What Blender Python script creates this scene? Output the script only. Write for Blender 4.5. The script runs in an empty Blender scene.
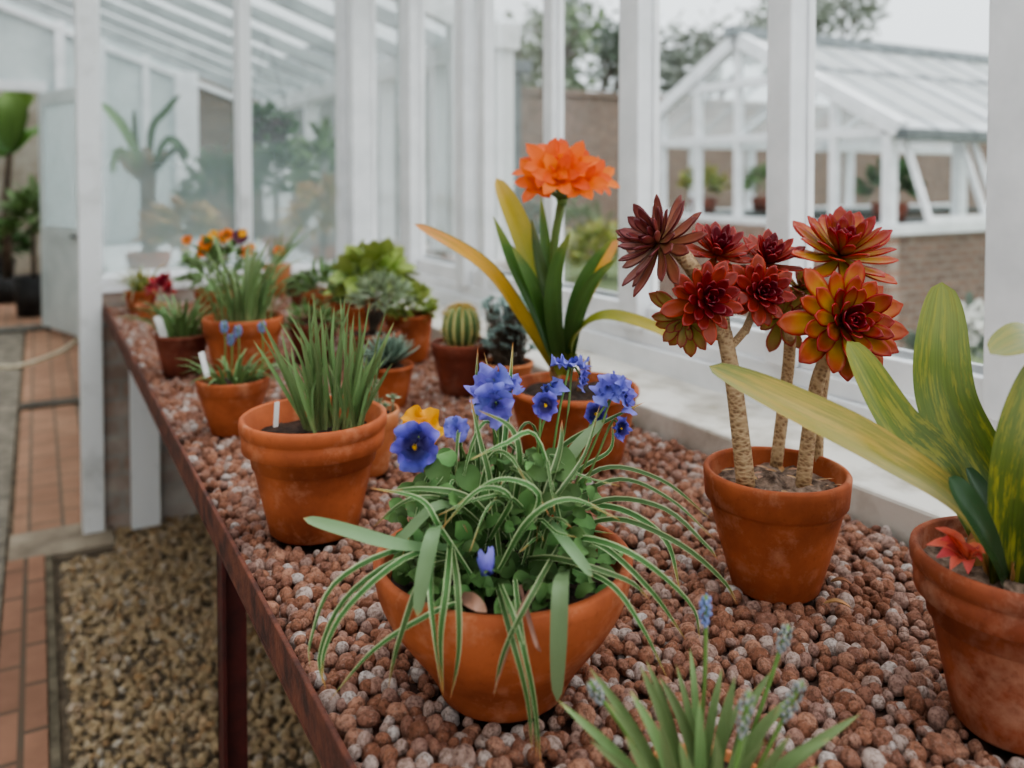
import bpy, math, random
import numpy as np
from mathutils import Vector, Matrix, Euler, noise

random.seed(7)
R = random.Random(11)
U = R.uniform
sc = bpy.context.scene
col = sc.collection
PI = math.pi

# ------------------------------------------------------------------ camera
F = 850.0                       # focal length in pixels of a 1024-wide picture
CX, CY = 512.0, 203.0
CAM = Vector((0, 0, 1.40))
ROT = Euler((math.radians(90 - 1.66), 0, math.radians(-29.2)), 'XYZ').to_matrix()
cam_d = bpy.data.cameras.new('camera')
cam = bpy.data.objects.new('camera', cam_d)
col.objects.link(cam)
cam.location = CAM
cam.rotation_euler = ROT.to_euler()
cam_d.sensor_width = 36
cam_d.lens = 36 * F / 1024
cam_d.shift_y = -(384 - CY) / 1024
cam_d.clip_start = 0.02
cam_d.clip_end = 300
cam_d.dof.use_dof = True
cam_d.dof.focus_distance = 0.93
cam_d.dof.aperture_fstop = 3.3
sc.camera = cam


def ray(x, y):
    return ROT @ Vector(((x - CX) / F, -(y - CY) / F, -1))


def at(x, y, d=None, z=None, X=None, Y=None):
    """world point seen at a place of the photograph, on a plane or at a depth"""
    r = ray(x, y)
    if d is None:
        if z is not None:
            d = (z - CAM.z) / r.z
        elif X is not None:
            d = (X - CAM.x) / r.x
        else:
            d = (Y - CAM.y) / r.y
    return CAM + r * d


def cdir(x, y, z):
    """direction given as right, up, towards the viewer"""
    return (ROT @ Vector((x, y, z))).normalized()


# ------------------------------------------------------------------ mesh helper
class MB:
    def __init__(s):
        s.v, s.f, s.uv, s.rk, s.mi = [], [], [], [], []

    def add(s, verts, faces, uv=None, r=0.5, k=0.0, mi=0):
        b = len(s.v)
        s.v.extend([tuple(p) for p in verts])
        s.f.extend([tuple(b + i for i in f) for f in faces])
        s.mi.extend([mi] * len(faces))
        s.uv.extend(uv if uv is not None else [(0.5, 0.5)] * len(verts))
        s.rk.extend([(r, k)] * len(verts))

    def box(s, x0, x1, y0, y1, z0, z1, mi=0):
        v = [(x, y, z) for x in (x0, x1) for y in (y0, y1) for z in (z0, z1)]
        f = [(0, 1, 3, 2), (4, 6, 7, 5), (0, 4, 5, 1), (2, 3, 7, 6), (0, 2, 6, 4), (1, 5, 7, 3)]
        s.add(v, f, r=U(0, 1), mi=mi)
        return s

    def bar(s, a, b, w, h, up=Vector((0, 0, 1)), mi=0):
        a, b = Vector(a), Vector(b)
        t = (b - a).normalized()
        x = t.cross(up)
        if x.length < 1e-4:
            x = t.cross(Vector((1, 0, 0)))
        x.normalize()
        y = x.cross(t).normalized()
        v = []
        for p in (a, b):
            for i, j in ((-1, -1), (1, -1), (1, 1), (-1, 1)):
                v.append(p + x * (i * w / 2) + y * (j * h / 2))
        s.add(v, [(3, 2, 1, 0), (4, 5, 6, 7), (0, 1, 5, 4), (1, 2, 6, 5), (2, 3, 7, 6), (3, 0, 4, 7)], r=U(0, 1), mi=mi)
        return s

    def tube(s, pts, radii, n=8, r=None, mi=0, cap=True):
        pts = [Vector(p) for p in pts]
        m = len(pts)
        if not hasattr(radii, '__len__'):
            radii = [radii] * m
        vs, uv = [], []
        ref = Vector((0.31, 0.2, 0.93))
        for i, p in enumerate(pts):
            t = (pts[min(i + 1, m - 1)] - pts[max(i - 1, 0)]).normalized()
            a = t.cross(ref)
            if a.length < 1e-3:
                a = t.cross(Vector((1, 0, 0)))
            a.normalize()
            b = t.cross(a).normalized()
            for j in range(n):
                an = 2 * PI * j / n
                vs.append(p + (a * math.cos(an) + b * math.sin(an)) * radii[i])
                uv.append((j / n, i / max(1, m - 1)))
        fs = []
        for i in range(m - 1):
            for j in range(n):
                k = (j + 1) % n
                fs.append((i * n + j, i * n + k, (i + 1) * n + k, (i + 1) * n + j))
        if cap:
            fs.append(tuple(range(n - 1, -1, -1)))
            fs.append(tuple((m - 1) * n + j for j in range(n)))
        s.add(vs, fs, uv, r=U(0, 1) if r is None else r, mi=mi)
        return s

    def lathe(s, prof, c=(0, 0, 0), n=56, wob=0.0, seed=0.0):
        vs, uv, fs = [], [], []
        m = len(prof)
        for i, (r, z) in enumerate(prof):
            for j in range(n):
                an = 2 * PI * j / n
                rr = r * (1 + wob * noise.noise(Vector((math.cos(an) * 1.3 + seed, math.sin(an) * 1.3, z * 6))))
                vs.append((c[0] + rr * math.cos(an), c[1] + rr * math.sin(an), c[2] + z))
                uv.append((j / n, i / (m - 1)))
        for i in range(m - 1):
            for j in range(n):
                k = (j + 1) % n
                fs.append((i * n + j, i * n + k, (i + 1) * n + k, (i + 1) * n + j))
        s.add(vs, fs, uv)
        return s

    def leaf(s, pts, w, face=None, prof=None, fold=0.15, nseg=10, nx=2, r=None, k=0.0, twist=0.0, wave=0.0):
        """ribbon along a smooth curve; w = full width, face = direction the blade looks at"""
        pts = smooth_path(pts, nseg)
        m = len(pts)
        face = Vector(face) if face is not None else Vector((0, 0, 1))
        prof = prof or blade
        vs, uv, fs = [], [], []
        ph = U(0, 6)
        for i, p in enumerate(pts):
            t = i / (m - 1)
            tg = (pts[min(i + 1, m - 1)] - pts[max(i - 1, 0)]).normalized()
            sd = tg.cross(face)
            if sd.length < 0.15:
                sd = tg.cross(face + Vector((0.3, 0.1, 0.4)))
            sd.normalize()
            nm = sd.cross(tg).normalized()
            if twist:
                q = Matrix.Rotation(twist * t, 3, tg)
                sd, nm = q @ sd, q @ nm
            ww = w * prof(t) / 2
            for j in range(2 * nx + 1):
                x = (j - nx) / nx
                off = abs(x) ** 1.5 * fold * ww * 2
                if wave:
                    off += wave * ww * abs(x) * math.sin(t * 17 + ph + (2 if x > 0 else 0))
                vs.append(p + sd * (x * ww) + nm * off)
                uv.append(((x + 1) / 2, t))
        c = 2 * nx + 1
        for i in range(m - 1):
            for j in range(c - 1):
                fs.append((i * c + j, i * c + j + 1, (i + 1) * c + j + 1, (i + 1) * c + j))
        s.add(vs, fs, uv, r=U(0, 1) if r is None else r, k=k)
        return s

    def build(s, name, mats, parent=None, smooth=True, bevel=0.0, solid=0.0):
        me = bpy.data.meshes.new(name)
        org = Vector((0, 0, 0))
        if parent is None and s.v:
            a = np.array(s.v)
            org = Vector(((a[:, 0].min() + a[:, 0].max()) / 2, (a[:, 1].min() + a[:, 1].max()) / 2, a[:, 2].min()))
        elif parent is not None:
            org = parent['_org'] if False else ORG.get(parent.name, Vector((0, 0, 0)))
        me.from_pydata([(x - org.x, y - org.y, z - org.z) for x, y, z in s.v], [], s.f)
        if not isinstance(mats, (list, tuple)):
            mats = [mats]
        for m in mats:
            me.materials.append(m)
        if len(mats) > 1:
            me.polygons.foreach_set('material_index', s.mi)
        li = np.zeros(len(me.loops), dtype=np.int32)
        me.loops.foreach_get('vertex_index', li)
        for nm, dat in (('uv', s.uv), ('rk', s.rk)):
            l = me.uv_layers.new(name=nm)
            l.data.foreach_set('uv', np.array(dat, dtype=np.float32)[li].ravel())
        if smooth:
            me.polygons.foreach_set('use_smooth', [True] * len(me.polygons))
        o = bpy.data.objects.new(name, me)
        col.objects.link(o)
        if parent is not None:
            o.parent = parent
        else:
            o.location = org
        ORG[o.name] = org
        if solid:
            md = o.modifiers.new('thickness', 'SOLIDIFY')
            md.thickness = solid
            md.offset = 0
        if bevel:
            md = o.modifiers.new('bevel', 'BEVEL')
            md.width = bevel
            md.segments = 2
        return o


ORG = {}


def smooth_path(pts, nseg):
    pts = [Vector(p) for p in pts]
    if len(pts) == 2:
        return [pts[0].lerp(pts[1], i / nseg) for i in range(nseg + 1)]
    P = [pts[0] * 2 - pts[1]] + pts + [pts[-1] * 2 - pts[-2]]
    m = len(pts) - 1
    out = []
    for i in range(nseg + 1):
        g = i / nseg * m
        k = min(int(g), m - 1)
        t = g - k
        a, b, c, d = P[k:k + 4]
        out.append(0.5 * (2 * b + (c - a) * t + (2 * a - 5 * b + 4 * c - d) * t * t + (3 * b - a - 3 * c + d) * t ** 3))
    return out


def blade(t):            # grass blade
    return min(1, 0.75 + t) * (1 - t ** 3.0) ** 0.8 + 0.02


def strap(t):            # strap leaf, blunt pointed end
    return (0.62 + 0.38 * math.sin(min(t / 0.6, 1) * PI / 2)) * max(0, 1 - t ** 7) ** 0.5 + 0.004


def taper(t):
    return (0.5 + 0.5 * math.sin(min(t / 0.55, 1) * PI / 2)) * max(0, 1 - t ** 2.6) ** 0.85 + 0.008


def petalp(t):
    return (0.30 + 0.70 * math.sin(PI * min(1, t / 1.35))) * max(0, 1 - t ** 7) ** 0.5 + 0.01


def oval(t):
    return max(0.03, math.sin(PI * min(1, t * 0.97 + 0.03) ** 0.85) ** 0.75)


def spoon(t):            # spatulate succulent leaf
    return 0.3 + 0.7 * math.sin(PI * t ** 1.6 / 1.02) ** 0.8 if t < 0.62 else max(0.02, (1 - ((t - 0.62) / 0.38) ** 2.3)) ** 0.7


def lance(t):
    return max(0.03, math.sin(PI * t ** 0.7) ** 0.9)


def empty(name, loc, label=None, cat=None, group=None, kind=None):
    o = bpy.data.objects.new(name, None)
    o.empty_display_size = 0.05
    col.objects.link(o)
    o.location = loc
    ORG[o.name] = Vector(loc)
    tag(o, label, cat, group, kind)
    return o


def tag(o, label=None, cat=None, group=None, kind=None):
    if label: o['label'] = label
    if cat: o['category'] = cat
    if group: o['group'] = group
    if kind: o['kind'] = kind
    return o


def struct(o):
    o['kind'] = 'structure'
    return o


# ------------------------------------------------------------------ materials
def srgb(r, g, b):
    f = lambda c: (c / 255 / 12.92) if c / 255 <= 0.04045 else ((c / 255 + 0.055) / 1.055) ** 2.4
    return (f(r), f(g), f(b), 1)


class NT:
    def __init__(s, name):
        s.m = bpy.data.materials.new(name)
        s.m.use_nodes = True
        s.t = s.m.node_tree
        s.t.nodes.clear()
        s.out = s.n('ShaderNodeOutputMaterial')

    def n(s, typ, **kw):
        nd = s.t.nodes.new(typ)
        for k, v in kw.items():
            if k.startswith('i_'):
                key = k[2:]
                key = int(key) if key.isdigit() else key.replace('_', ' ')
                nd.inputs[key].default_value = v
            else:
                setattr(nd, k, v)
        return nd

    def l(s, a, b):
        s.t.links.new(a, b)

    def ramp(s, fac, stops, interp='LINEAR'):
        r = s.n('ShaderNodeValToRGB')
        r.color_ramp.interpolation = interp
        e = r.color_ramp.elements
        while len(e) < len(stops):
            e.new(0.5)
        for el, (p, c) in zip(e, stops):
            el.position = p
            el.color = c if hasattr(c, '__len__') else (c, c, c, 1)
        s.l(fac, r.inputs[0])
        return r.outputs[0]

    def mix(s, fac, a, b, mode='MIX'):
        m = s.n('ShaderNodeMix', data_type='RGBA', blend_type=mode)
        for sock, v in ((m.inputs[0], fac), (m.inputs[6], a), (m.inputs[7], b)):
            if hasattr(v, 'is_linked') or isinstance(v, bpy.types.NodeSocket):
                s.l(v, sock)
            else:
                sock.default_value = v
        return m.outputs[2]

    def math(s, op, a, b=0.0):
        m = s.n('ShaderNodeMath', operation=op)
        for sock, v in ((m.inputs[0], a), (m.inputs[1], b)):
            if isinstance(v, bpy.types.NodeSocket):
                s.l(v, sock)
            else:
                sock.default_value = v
        return m.outputs[0]

    def noise(s, scale, detail=4, coord='Object', rough=0.6, offset=None):
        tc = s.n('ShaderNodeTexCoord')
        vec = tc.outputs[coord]
        if offset is not None:
            a = s.n('ShaderNodeVectorMath', operation='ADD')
            s.l(vec, a.inputs[0])
            s.l(offset, a.inputs[1])
            vec = a.outputs[0]
        nz = s.n('ShaderNodeTexNoise')
        nz.inputs['Scale'].default_value = scale
        nz.inputs['Detail'].default_value = detail
        nz.inputs['Roughness'].default_value = rough
        s.l(vec, nz.inputs['Vector'])
        return nz.outputs['Fac']

    def bump(s, h, strength=0.3, dist=0.01):
        b = s.n('ShaderNodeBump')
        b.inputs['Strength'].default_value = strength
        b.inputs['Distance'].default_value = dist
        s.l(h, b.inputs['Height'])
        return b.outputs[0]

    def principled(s, color, rough=0.6, normal=None, spec=0.4, metal=0.0):
        p = s.n('ShaderNodeBsdfPrincipled')
        if isinstance(color, bpy.types.NodeSocket):
            s.l(color, p.inputs['Base Color'])
        else:
            p.inputs['Base Color'].default_value = color
        if isinstance(rough, bpy.types.NodeSocket):
            s.l(rough, p.inputs['Roughness'])
        else:
            p.inputs['Roughness'].default_value = rough
        p.inputs['Specular IOR Level'].default_value = spec
        p.inputs['Metallic'].default_value = metal
        if normal is not None:
            s.l(normal, p.inputs['Normal'])
        return p

    def done(s, shader):
        s.l(shader.outputs[0], s.out.inputs[0])
        return s.m


def m_plain(name, a, b=None, scale=12, rough=0.6, bump=0.15, bscale=None, lo=0.35, hi=0.65, spec=0.4):
    t = NT(name)
    b = b or tuple(c * 0.7 for c in a[:3]) + (1,)
    nz = t.noise(scale)
    c = t.ramp(nz, [(lo, b), (hi, a)])
    n2 = t.noise(bscale or scale * 6, 3)
    return t.done(t.principled(c, rough, t.bump(n2, bump, 0.003), spec))


def m_leaf(name, stops, edge=None, inner=None, ew=0.75, var=0.25, rough=0.45, transl=0.22, blotch=None, bl=(0.5, 0.62), bscale=60, spec=0.4, streak=0.0):
    """leaf: colour along the blade (uv y), coloured margins (uv x), brightness per leaf"""
    t = NT(name)
    uv = t.n('ShaderNodeUVMap', uv_map='uv')
    sp = t.n('ShaderNodeSeparateXYZ'); t.l(uv.outputs[0], sp.inputs[0])
    rk = t.n('ShaderNodeUVMap', uv_map='rk')
    sr = t.n('ShaderNodeSeparateXYZ'); t.l(rk.outputs[0], sr.inputs[0])
    nz = t.noise(bscale, 3)
    tt = t.math('ADD', sp.outputs[1], t.math('MULTIPLY', t.math('SUBTRACT', nz, 0.5), 0.25))
    c = t.ramp(tt, stops)
    if blotch:
        mp = t.n('ShaderNodeCombineXYZ')
        t.l(t.math('MULTIPLY', sp.outputs[0], 5.0), mp.inputs[0])
        t.l(t.math('MULTIPLY', sp.outputs[1], 3.2), mp.inputs[1])
        t.l(t.math('MULTIPLY', sr.outputs[0], 31.0), mp.inputs[2])
        nn = t.n('ShaderNodeTexNoise'); nn.inputs['Scale'].default_value = 1.6
        nn.inputs['Detail'].default_value = 6; nn.inputs['Roughness'].default_value = .7
        t.l(mp.outputs[0], nn.inputs['Vector'])
        n2 = nn.outputs['Fac']
        c = t.mix(t.ramp(n2, [(bl[0], 0.0), (bl[1], 1.0)]), c, blotch)
    if streak:
        mp = t.n('ShaderNodeCombineXYZ')
        t.l(t.math('MULTIPLY', sp.outputs[0], 26.0), mp.inputs[0])
        t.l(t.math('MULTIPLY', sp.outputs[1], 1.5), mp.inputs[1])
        t.l(t.math('MULTIPLY', sr.outputs[0], 31.0), mp.inputs[2])
        nn = t.n('ShaderNodeTexNoise'); nn.inputs['Scale'].default_value = 1.0
        nn.inputs['Detail'].default_value = 2
        t.l(mp.outputs[0], nn.inputs['Vector'])
        c = t.mix(t.math('MULTIPLY', t.ramp(nn.outputs['Fac'], [(0.4, 0.0), (0.7, 1.0)]), streak), c, (0, 0, 0, 1), 'MIX')
    if edge:
        e = t.math('ABSOLUTE', t.math('SUBTRACT', t.math('MULTIPLY', sp.outputs[0], 2.0), 1.0))
        c = t.mix(t.ramp(e, [(ew - 0.12, 0.0), (ew + 0.08, 1.0)]), c, edge)
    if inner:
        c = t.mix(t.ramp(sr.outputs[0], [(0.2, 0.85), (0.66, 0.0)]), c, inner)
    hs = t.n('ShaderNodeHueSaturation')
    t.l(c, hs.inputs['Color'])
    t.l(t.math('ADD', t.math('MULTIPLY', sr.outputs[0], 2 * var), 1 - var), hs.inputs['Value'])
    t.l(t.math('ADD', t.math('MULTIPLY', sr.outputs[0], 0.03), 0.485), hs.inputs['Hue'])
    p = t.principled(hs.outputs[0], rough, t.bump(nz, 0.1, 0.002), spec)
    tr = t.n('ShaderNodeBsdfTranslucent')
    t.l(hs.outputs[0], tr.inputs[0])
    mx = t.n('ShaderNodeMixShader')
    mx.inputs[0].default_value = transl
    t.l(p.outputs[0], mx.inputs[1]); t.l(tr.outputs[0], mx.inputs[2])
    return t.done(mx)


def m_terracotta(name, a, dark, bloom, bl=(0.52, 0.72)):
    t = NT(name)
    oi = t.n('ShaderNodeObjectInfo')
    off = t.n('ShaderNodeCombineXYZ')
    t.l(t.math('MULTIPLY', oi.outputs['Random'], 40.0), off.inputs[0])
    n1 = t.noise(9, 5, offset=off.outputs[0])
    c = t.ramp(n1, [(0.3, dark), (0.62, a)])
    n2 = t.noise(22, 6, rough=0.7, offset=off.outputs[0])
    c = t.mix(t.math('MULTIPLY', t.ramp(n2, [(bl[0], 0.0), (bl[1], 1.0)]), 0.55), c, bloom)
    n3 = t.noise(120, 3)
    c = t.mix(t.math('MULTIPLY', t.ramp(n3, [(0.6, 0.0), (0.72, 1.0)]), 0.35), c, dark)
    return t.done(t.principled(c, 0.78, t.bump(n3, 0.18, 0.002), 0.25))


def m_glass(name, haze_lo=0.03, haze_hi=0.12, tint=(0.96, 0.98, 0.98, 1), haze_col=(0.75, 0.8, 0.8, 1), scale=3.0, low=None):
    t = NT(name)
    tr = t.n('ShaderNodeBsdfTransparent'); tr.inputs[0].default_value = tint
    gl = t.n('ShaderNodeBsdfGlossy'); gl.inputs['Roughness'].default_value = 0.02
    lw = t.n('ShaderNodeLayerWeight'); lw.inputs[0].default_value = 0.15
    mx = t.n('ShaderNodeMixShader')
    t.l(t.math('MULTIPLY', lw.outputs['Fresnel'], 0.3), mx.inputs[0])
    t.l(tr.outputs[0], mx.inputs[1]); t.l(gl.outputs[0], mx.inputs[2])
    df = t.n('ShaderNodeBsdfDiffuse'); df.inputs[0].default_value = haze_col
    tl = t.n('ShaderNodeBsdfTranslucent'); tl.inputs[0].default_value = haze_col
    m2 = t.n('ShaderNodeMixShader'); m2.inputs[0].default_value = 0.55
    t.l(df.outputs[0], m2.inputs[1]); t.l(tl.outputs[0], m2.inputs[2])
    h = t.ramp(t.noise(scale, 4), [(0.35, haze_lo), (0.7, haze_hi)])
    if low:                                     # condensation gathers low on the pane
        tc = t.n('ShaderNodeTexCoord')
        sp = t.n('ShaderNodeSeparateXYZ'); t.l(tc.outputs['Object'], sp.inputs[0])
        g = t.ramp(t.math('DIVIDE', sp.outputs[2], low[0]), [(0.0, low[1]), (1.0, 0.0)])
        h = t.math('ADD', h, g)
    m3 = t.n('ShaderNodeMixShader')
    t.l(h, m3.inputs[0]); t.l(mx.outputs[0], m3.inputs[1]); t.l(m2.outputs[0], m3.inputs[2])
    return t.done(m3)


def m_brick(name, c1, c2, mortar, scale, axes='xy', bw=0.5, rh=0.25, msize=0.02, bump=0.5, white=None):
    t = NT(name)
    tc = t.n('ShaderNodeTexCoord')
    sp = t.n('ShaderNodeSeparateXYZ'); t.l(tc.outputs['Object'], sp.inputs[0])
    cb = t.n('ShaderNodeCombineXYZ')
    ix = {'x': 0, 'y': 1, 'z': 2}
    t.l(sp.outputs[ix[axes[0]]], cb.inputs[0]); t.l(sp.outputs[ix[axes[1]]], cb.inputs[1])
    b = t.n('ShaderNodeTexBrick')
    b.inputs['Scale'].default_value = scale
    b.inputs['Color1'].default_value = c1; b.inputs['Color2'].default_value = c2
    b.inputs['Mortar'].default_value = mortar
    b.inputs['Brick Width'].default_value = bw; b.inputs['Row Height'].default_value = rh
    b.inputs['Mortar Size'].default_value = msize
    t.l(cb.outputs[0], b.inputs['Vector'])
    nz = t.noise(7, 5)
    c = t.mix(t.ramp(nz, [(0.35, 0.0), (0.7, 0.55)]), b.outputs['Color'], tuple(x * 0.45 for x in c1[:3]) + (1,))
    if white:
        n2 = t.noise(4, 5)
        c = t.mix(t.ramp(n2, [(0.3, 1.0), (0.62, 0.25)]), c, white)
    h = t.math('SUBTRACT', 1.0, b.outputs['Fac'])
    return t.done(t.principled(c, 0.85, t.bump(h, bump, 0.006), 0.2))


def m_pebble(name, stops, scale=0.9, rough=0.85):
    """stones: colour by stone, mottled"""
    t = NT(name)
    oi = t.n('ShaderNodeObjectInfo')
    c = t.ramp(oi.outputs['Random'], stops)
    off = t.n('ShaderNodeCombineXYZ')
    t.l(t.math('MULTIPLY', oi.outputs['Random'], 57.0), off.inputs[0])
    n1 = t.noise(scale * 2.2, 5, rough=0.7, offset=off.outputs[0])
    c = t.mix(t.ramp(n1, [(0.38, 0.65), (0.55, 0.0)]), c, tuple(x * 0.35 for x in stops[0][1][:3]) + (1,))
    n2 = t.noise(scale * 3.5, 5, rough=0.7, offset=off.outputs[0])
    c = t.mix(t.ramp(n2, [(0.55, 0.0), (0.75, 0.6)]), c, srgb(196, 178, 168))
    return t.done(t.principled(c, rough, t.bump(n2, 0.5, 0.15), 0.2))


WHITE = m_plain('white_paint', srgb(240, 241, 243), srgb(222, 224, 226), 6, 0.45, 0.06)
WHITE2 = m_plain('weathered_white_paint', srgb(226, 228, 229), srgb(190, 192, 190), 5, 0.55, 0.12, lo=0.25, hi=0.5)
LEDGE = m_plain('painted_stone', srgb(216, 212, 204), srgb(160, 152, 138), 7, 0.75, 0.3, lo=0.3, hi=0.55)
GLASS = m_glass('window_glass', 0.01, 0.045, haze_col=(.6, .65, .65, 1), scale=2)
GLASS_ROOF = m_glass('roof_glass', 0.12, 0.3, haze_col=(0.85, 0.88, 0.88, 1))
GLASS_MIST = m_glass('misted_glass', 0.08, 0.24, haze_col=(0.50, 0.60, 0.59, 1), scale=2.2, low=(1.0, 0.40))
RUST = m_plain('rusty_steel', srgb(118, 70, 54), srgb(66, 42, 38), 30, 0.8, 0.5, 160)
REDOX = m_plain('red_oxide_paint', srgb(98, 38, 32), srgb(62, 26, 24), 14, 0.6, 0.2)
TERRA = m_terracotta('terracotta', srgb(178, 100, 64), srgb(128, 66, 42), srgb(200, 146, 114))
TERRA_W = m_terracotta('weathered_terracotta', srgb(164, 92, 64), srgb(98, 50, 36), srgb(198, 156, 132), (0.48, 0.72))
TERRA_D = m_terracotta('dark_terracotta', srgb(134, 72, 54), srgb(86, 46, 38), srgb(164, 120, 102))
TERRA_P = m_terracotta('pale_terracotta', srgb(204, 134, 92), srgb(168, 92, 58), srgb(224, 186, 156))
SOIL = m_plain('potting_soil', srgb(74, 56, 46), srgb(34, 26, 22), 60, 0.95, 1.0, 150)
GRIT = m_plain('grit', srgb(150, 128, 112), srgb(72, 56, 46), 90, 0.95, 1.0, 120)
TAGM = m_plain('white_plastic', srgb(232, 232, 230), srgb(214, 214, 212), 8, 0.4, 0.02)
BARK = m_plain('bark', srgb(112, 98, 84), srgb(66, 58, 50), 10, 0.9, 0.6)
DARK = m_plain('dark_plastic', srgb(52, 52, 52), srgb(34, 34, 34), 8, 0.6, 0.05)

G_GRASS = m_leaf('blue_green_blade', [(0.0, srgb(156, 166, 118)), (0.25, srgb(108, 134, 86)), (0.9, srgb(134, 156, 108)), (1.0, srgb(176, 172, 118))], var=0.32)
G_MID = m_leaf('mid_green_leaf', [(0.0, srgb(98, 122, 72)), (1.0, srgb(116, 144, 94))], var=0.35)
G_DARK = m_leaf('dark_green_leaf', [(0.0, srgb(52, 76, 44)), (1.0, srgb(74, 104, 62))], var=0.35)
G_LIME = m_leaf('lime_leaf', [(0.0, srgb(122, 142, 70)), (1.0, srgb(160, 172, 96))], var=0.3)
G_GREY = m_leaf('grey_green_leaf', [(0.0, srgb(116, 130, 98)), (1.0, srgb(156, 170, 140))], var=0.3)
G_OLIVE = m_leaf('olive_grass', [(0.0, srgb(96, 116, 50)), (0.7, srgb(150, 152, 72)), (1.0, srgb(190, 160, 90))], var=0.3)
G_SEDGE = m_leaf('variegated_sedge', [(0.0, srgb(70, 104, 56)), (0.82, srgb(84, 118, 68)), (0.95, srgb(176, 128, 70)), (1.0, srgb(206, 120, 60))],
                 edge=srgb(196, 206, 164), ew=0.78, var=0.25, bscale=40)
G_BROAD = m_leaf('glaucous_strap_leaf', [(0.0, srgb(104, 132, 92)), (0.95, srgb(132, 156, 116)), (1.0, srgb(180, 150, 100))], var=0.16, rough=0.5)
G_PANSY = m_leaf('pansy_leaf', [(0.0, srgb(70, 98, 54)), (1.0, srgb(106, 138, 84))], var=0.42, rough=.6, spec=.25)
G_DRY = m_leaf('dry_blade', [(0.0, srgb(150, 120, 80)), (1.0, srgb(204, 150, 110))], var=0.3)
C_GREEN = m_leaf('clivia_green', [(0.0, srgb(150, 150, 70)), (0.16, srgb(60, 88, 44)), (0.8, srgb(88, 118, 56)), (1.0, srgb(140, 144, 70))], var=0.35, rough=0.32, streak=0.25, bscale=30)
C_YELLOW = m_leaf('clivia_yellow', [(0.0, srgb(150, 140, 62)), (0.3, srgb(190, 164, 60)), (0.75, srgb(224, 178, 72)), (1.0, srgb(226, 164, 104))], edge=srgb(150, 146, 66), ew=0.9, var=0.12, rough=0.35, blotch=srgb(160, 150, 60), bl=(0.5, 0.75), bscale=26)
C_LIME = m_leaf('clivia_half_yellow', [(0.0, srgb(100, 124, 48)), (0.5, srgb(150, 158, 66)), (0.85, srgb(196, 178, 70)), (1.0, srgb(214, 184, 96))], var=0.15, rough=0.35, streak=0.2, bscale=26)
C_AGED = m_leaf('clivia_mottled', [(0.0, srgb(54, 76, 34)), (0.3, srgb(80, 98, 42)), (0.8, srgb(104, 118, 52)), (1.0, srgb(122, 128, 60))], var=0.12, transl=.1, rough=0.35,
                blotch=srgb(134, 134, 54), bl=(0.47, 0.57), bscale=26, streak=0.22)
C_AGEDY = m_leaf('clivia_mottled_yellow', [(0.0, srgb(82, 100, 40)), (0.3, srgb(126, 126, 52)), (0.8, srgb(146, 138, 58)), (1.0, srgb(106, 118, 58))], var=0.1, transl=.1, rough=0.35,
                 blotch=srgb(164, 146, 64), bl=(0.47, 0.6), bscale=22, streak=0.25)
C_YOUNG = m_leaf('clivia_young', [(0.0, srgb(40, 62, 36)), (1.0, srgb(52, 82, 50))], var=0.1, rough=0.25)
PET_O = m_leaf('orange_petal', [(0.0, srgb(236, 170, 70)), (0.35, srgb(240, 134, 62)), (1.0, srgb(234, 108, 54))], var=0.14, rough=0.5, transl=0.4, bscale=70)
PET_R = m_leaf('red_petal', [(0.0, srgb(240, 180, 146)), (0.5, srgb(232, 132, 116)), (1.0, srgb(218, 104, 96))], var=0.2, rough=0.4, transl=0.35)
PET_B = m_leaf('blue_petal', [(0.0, srgb(236, 190, 40)), (0.09, srgb(230, 180, 40)), (0.15, srgb(34, 24, 70)), (0.48, srgb(44, 36, 104)), (0.72, srgb(86, 80, 172)), (1.0, srgb(122, 118, 204))], var=0.16, rough=0.6, transl=0.3, bscale=120)
PET_B2 = m_leaf('pale_blue_petal', [(0.0, srgb(40, 34, 90)), (0.25, srgb(84, 80, 166)), (1.0, srgb(132, 132, 212))], var=0.18, rough=0.6, transl=0.3, bscale=120)
PET_Y = m_leaf('yellow_petal', [(0.0, srgb(120, 60, 20)), (0.2, srgb(222, 150, 30)), (1.0, srgb(240, 178, 50))], var=0.12, rough=0.6, transl=0.3)
PET_OP = m_leaf('orange_purple_petal', [(0.0, srgb(230, 170, 40)), (0.25, srgb(60, 20, 40)), (0.55, srgb(220, 120, 40)), (1.0, srgb(232, 140, 50))], var=0.25, rough=0.6, transl=0.3)
PET_P = m_leaf('purple_petal', [(0.0, srgb(220, 160, 60)), (0.3, srgb(84, 40, 60)), (1.0, srgb(96, 48, 78))], var=0.25, rough=0.6)
MUSC = m_leaf('muscari_blue', [(0.0, srgb(120, 138, 176)), (1.0, srgb(134, 150, 200))], var=0.25, rough=0.6)
MUSC_F = m_leaf('muscari_faded', [(0.0, srgb(150, 146, 128)), (1.0, srgb(150, 162, 182))], var=0.25, rough=0.7)
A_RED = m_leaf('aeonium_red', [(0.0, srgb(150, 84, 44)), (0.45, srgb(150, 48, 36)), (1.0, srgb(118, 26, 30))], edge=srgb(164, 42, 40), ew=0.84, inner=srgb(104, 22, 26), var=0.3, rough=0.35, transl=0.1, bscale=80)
A_MAROON = m_leaf('aeonium_maroon', [(0.0, srgb(160, 140, 92)), (0.4, srgb(158, 98, 78)), (0.8, srgb(136, 68, 60)), (1.0, srgb(110, 46, 46))], edge=srgb(104, 42, 44), ew=0.88, var=0.3, rough=0.4, transl=0.1, bscale=60)
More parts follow.
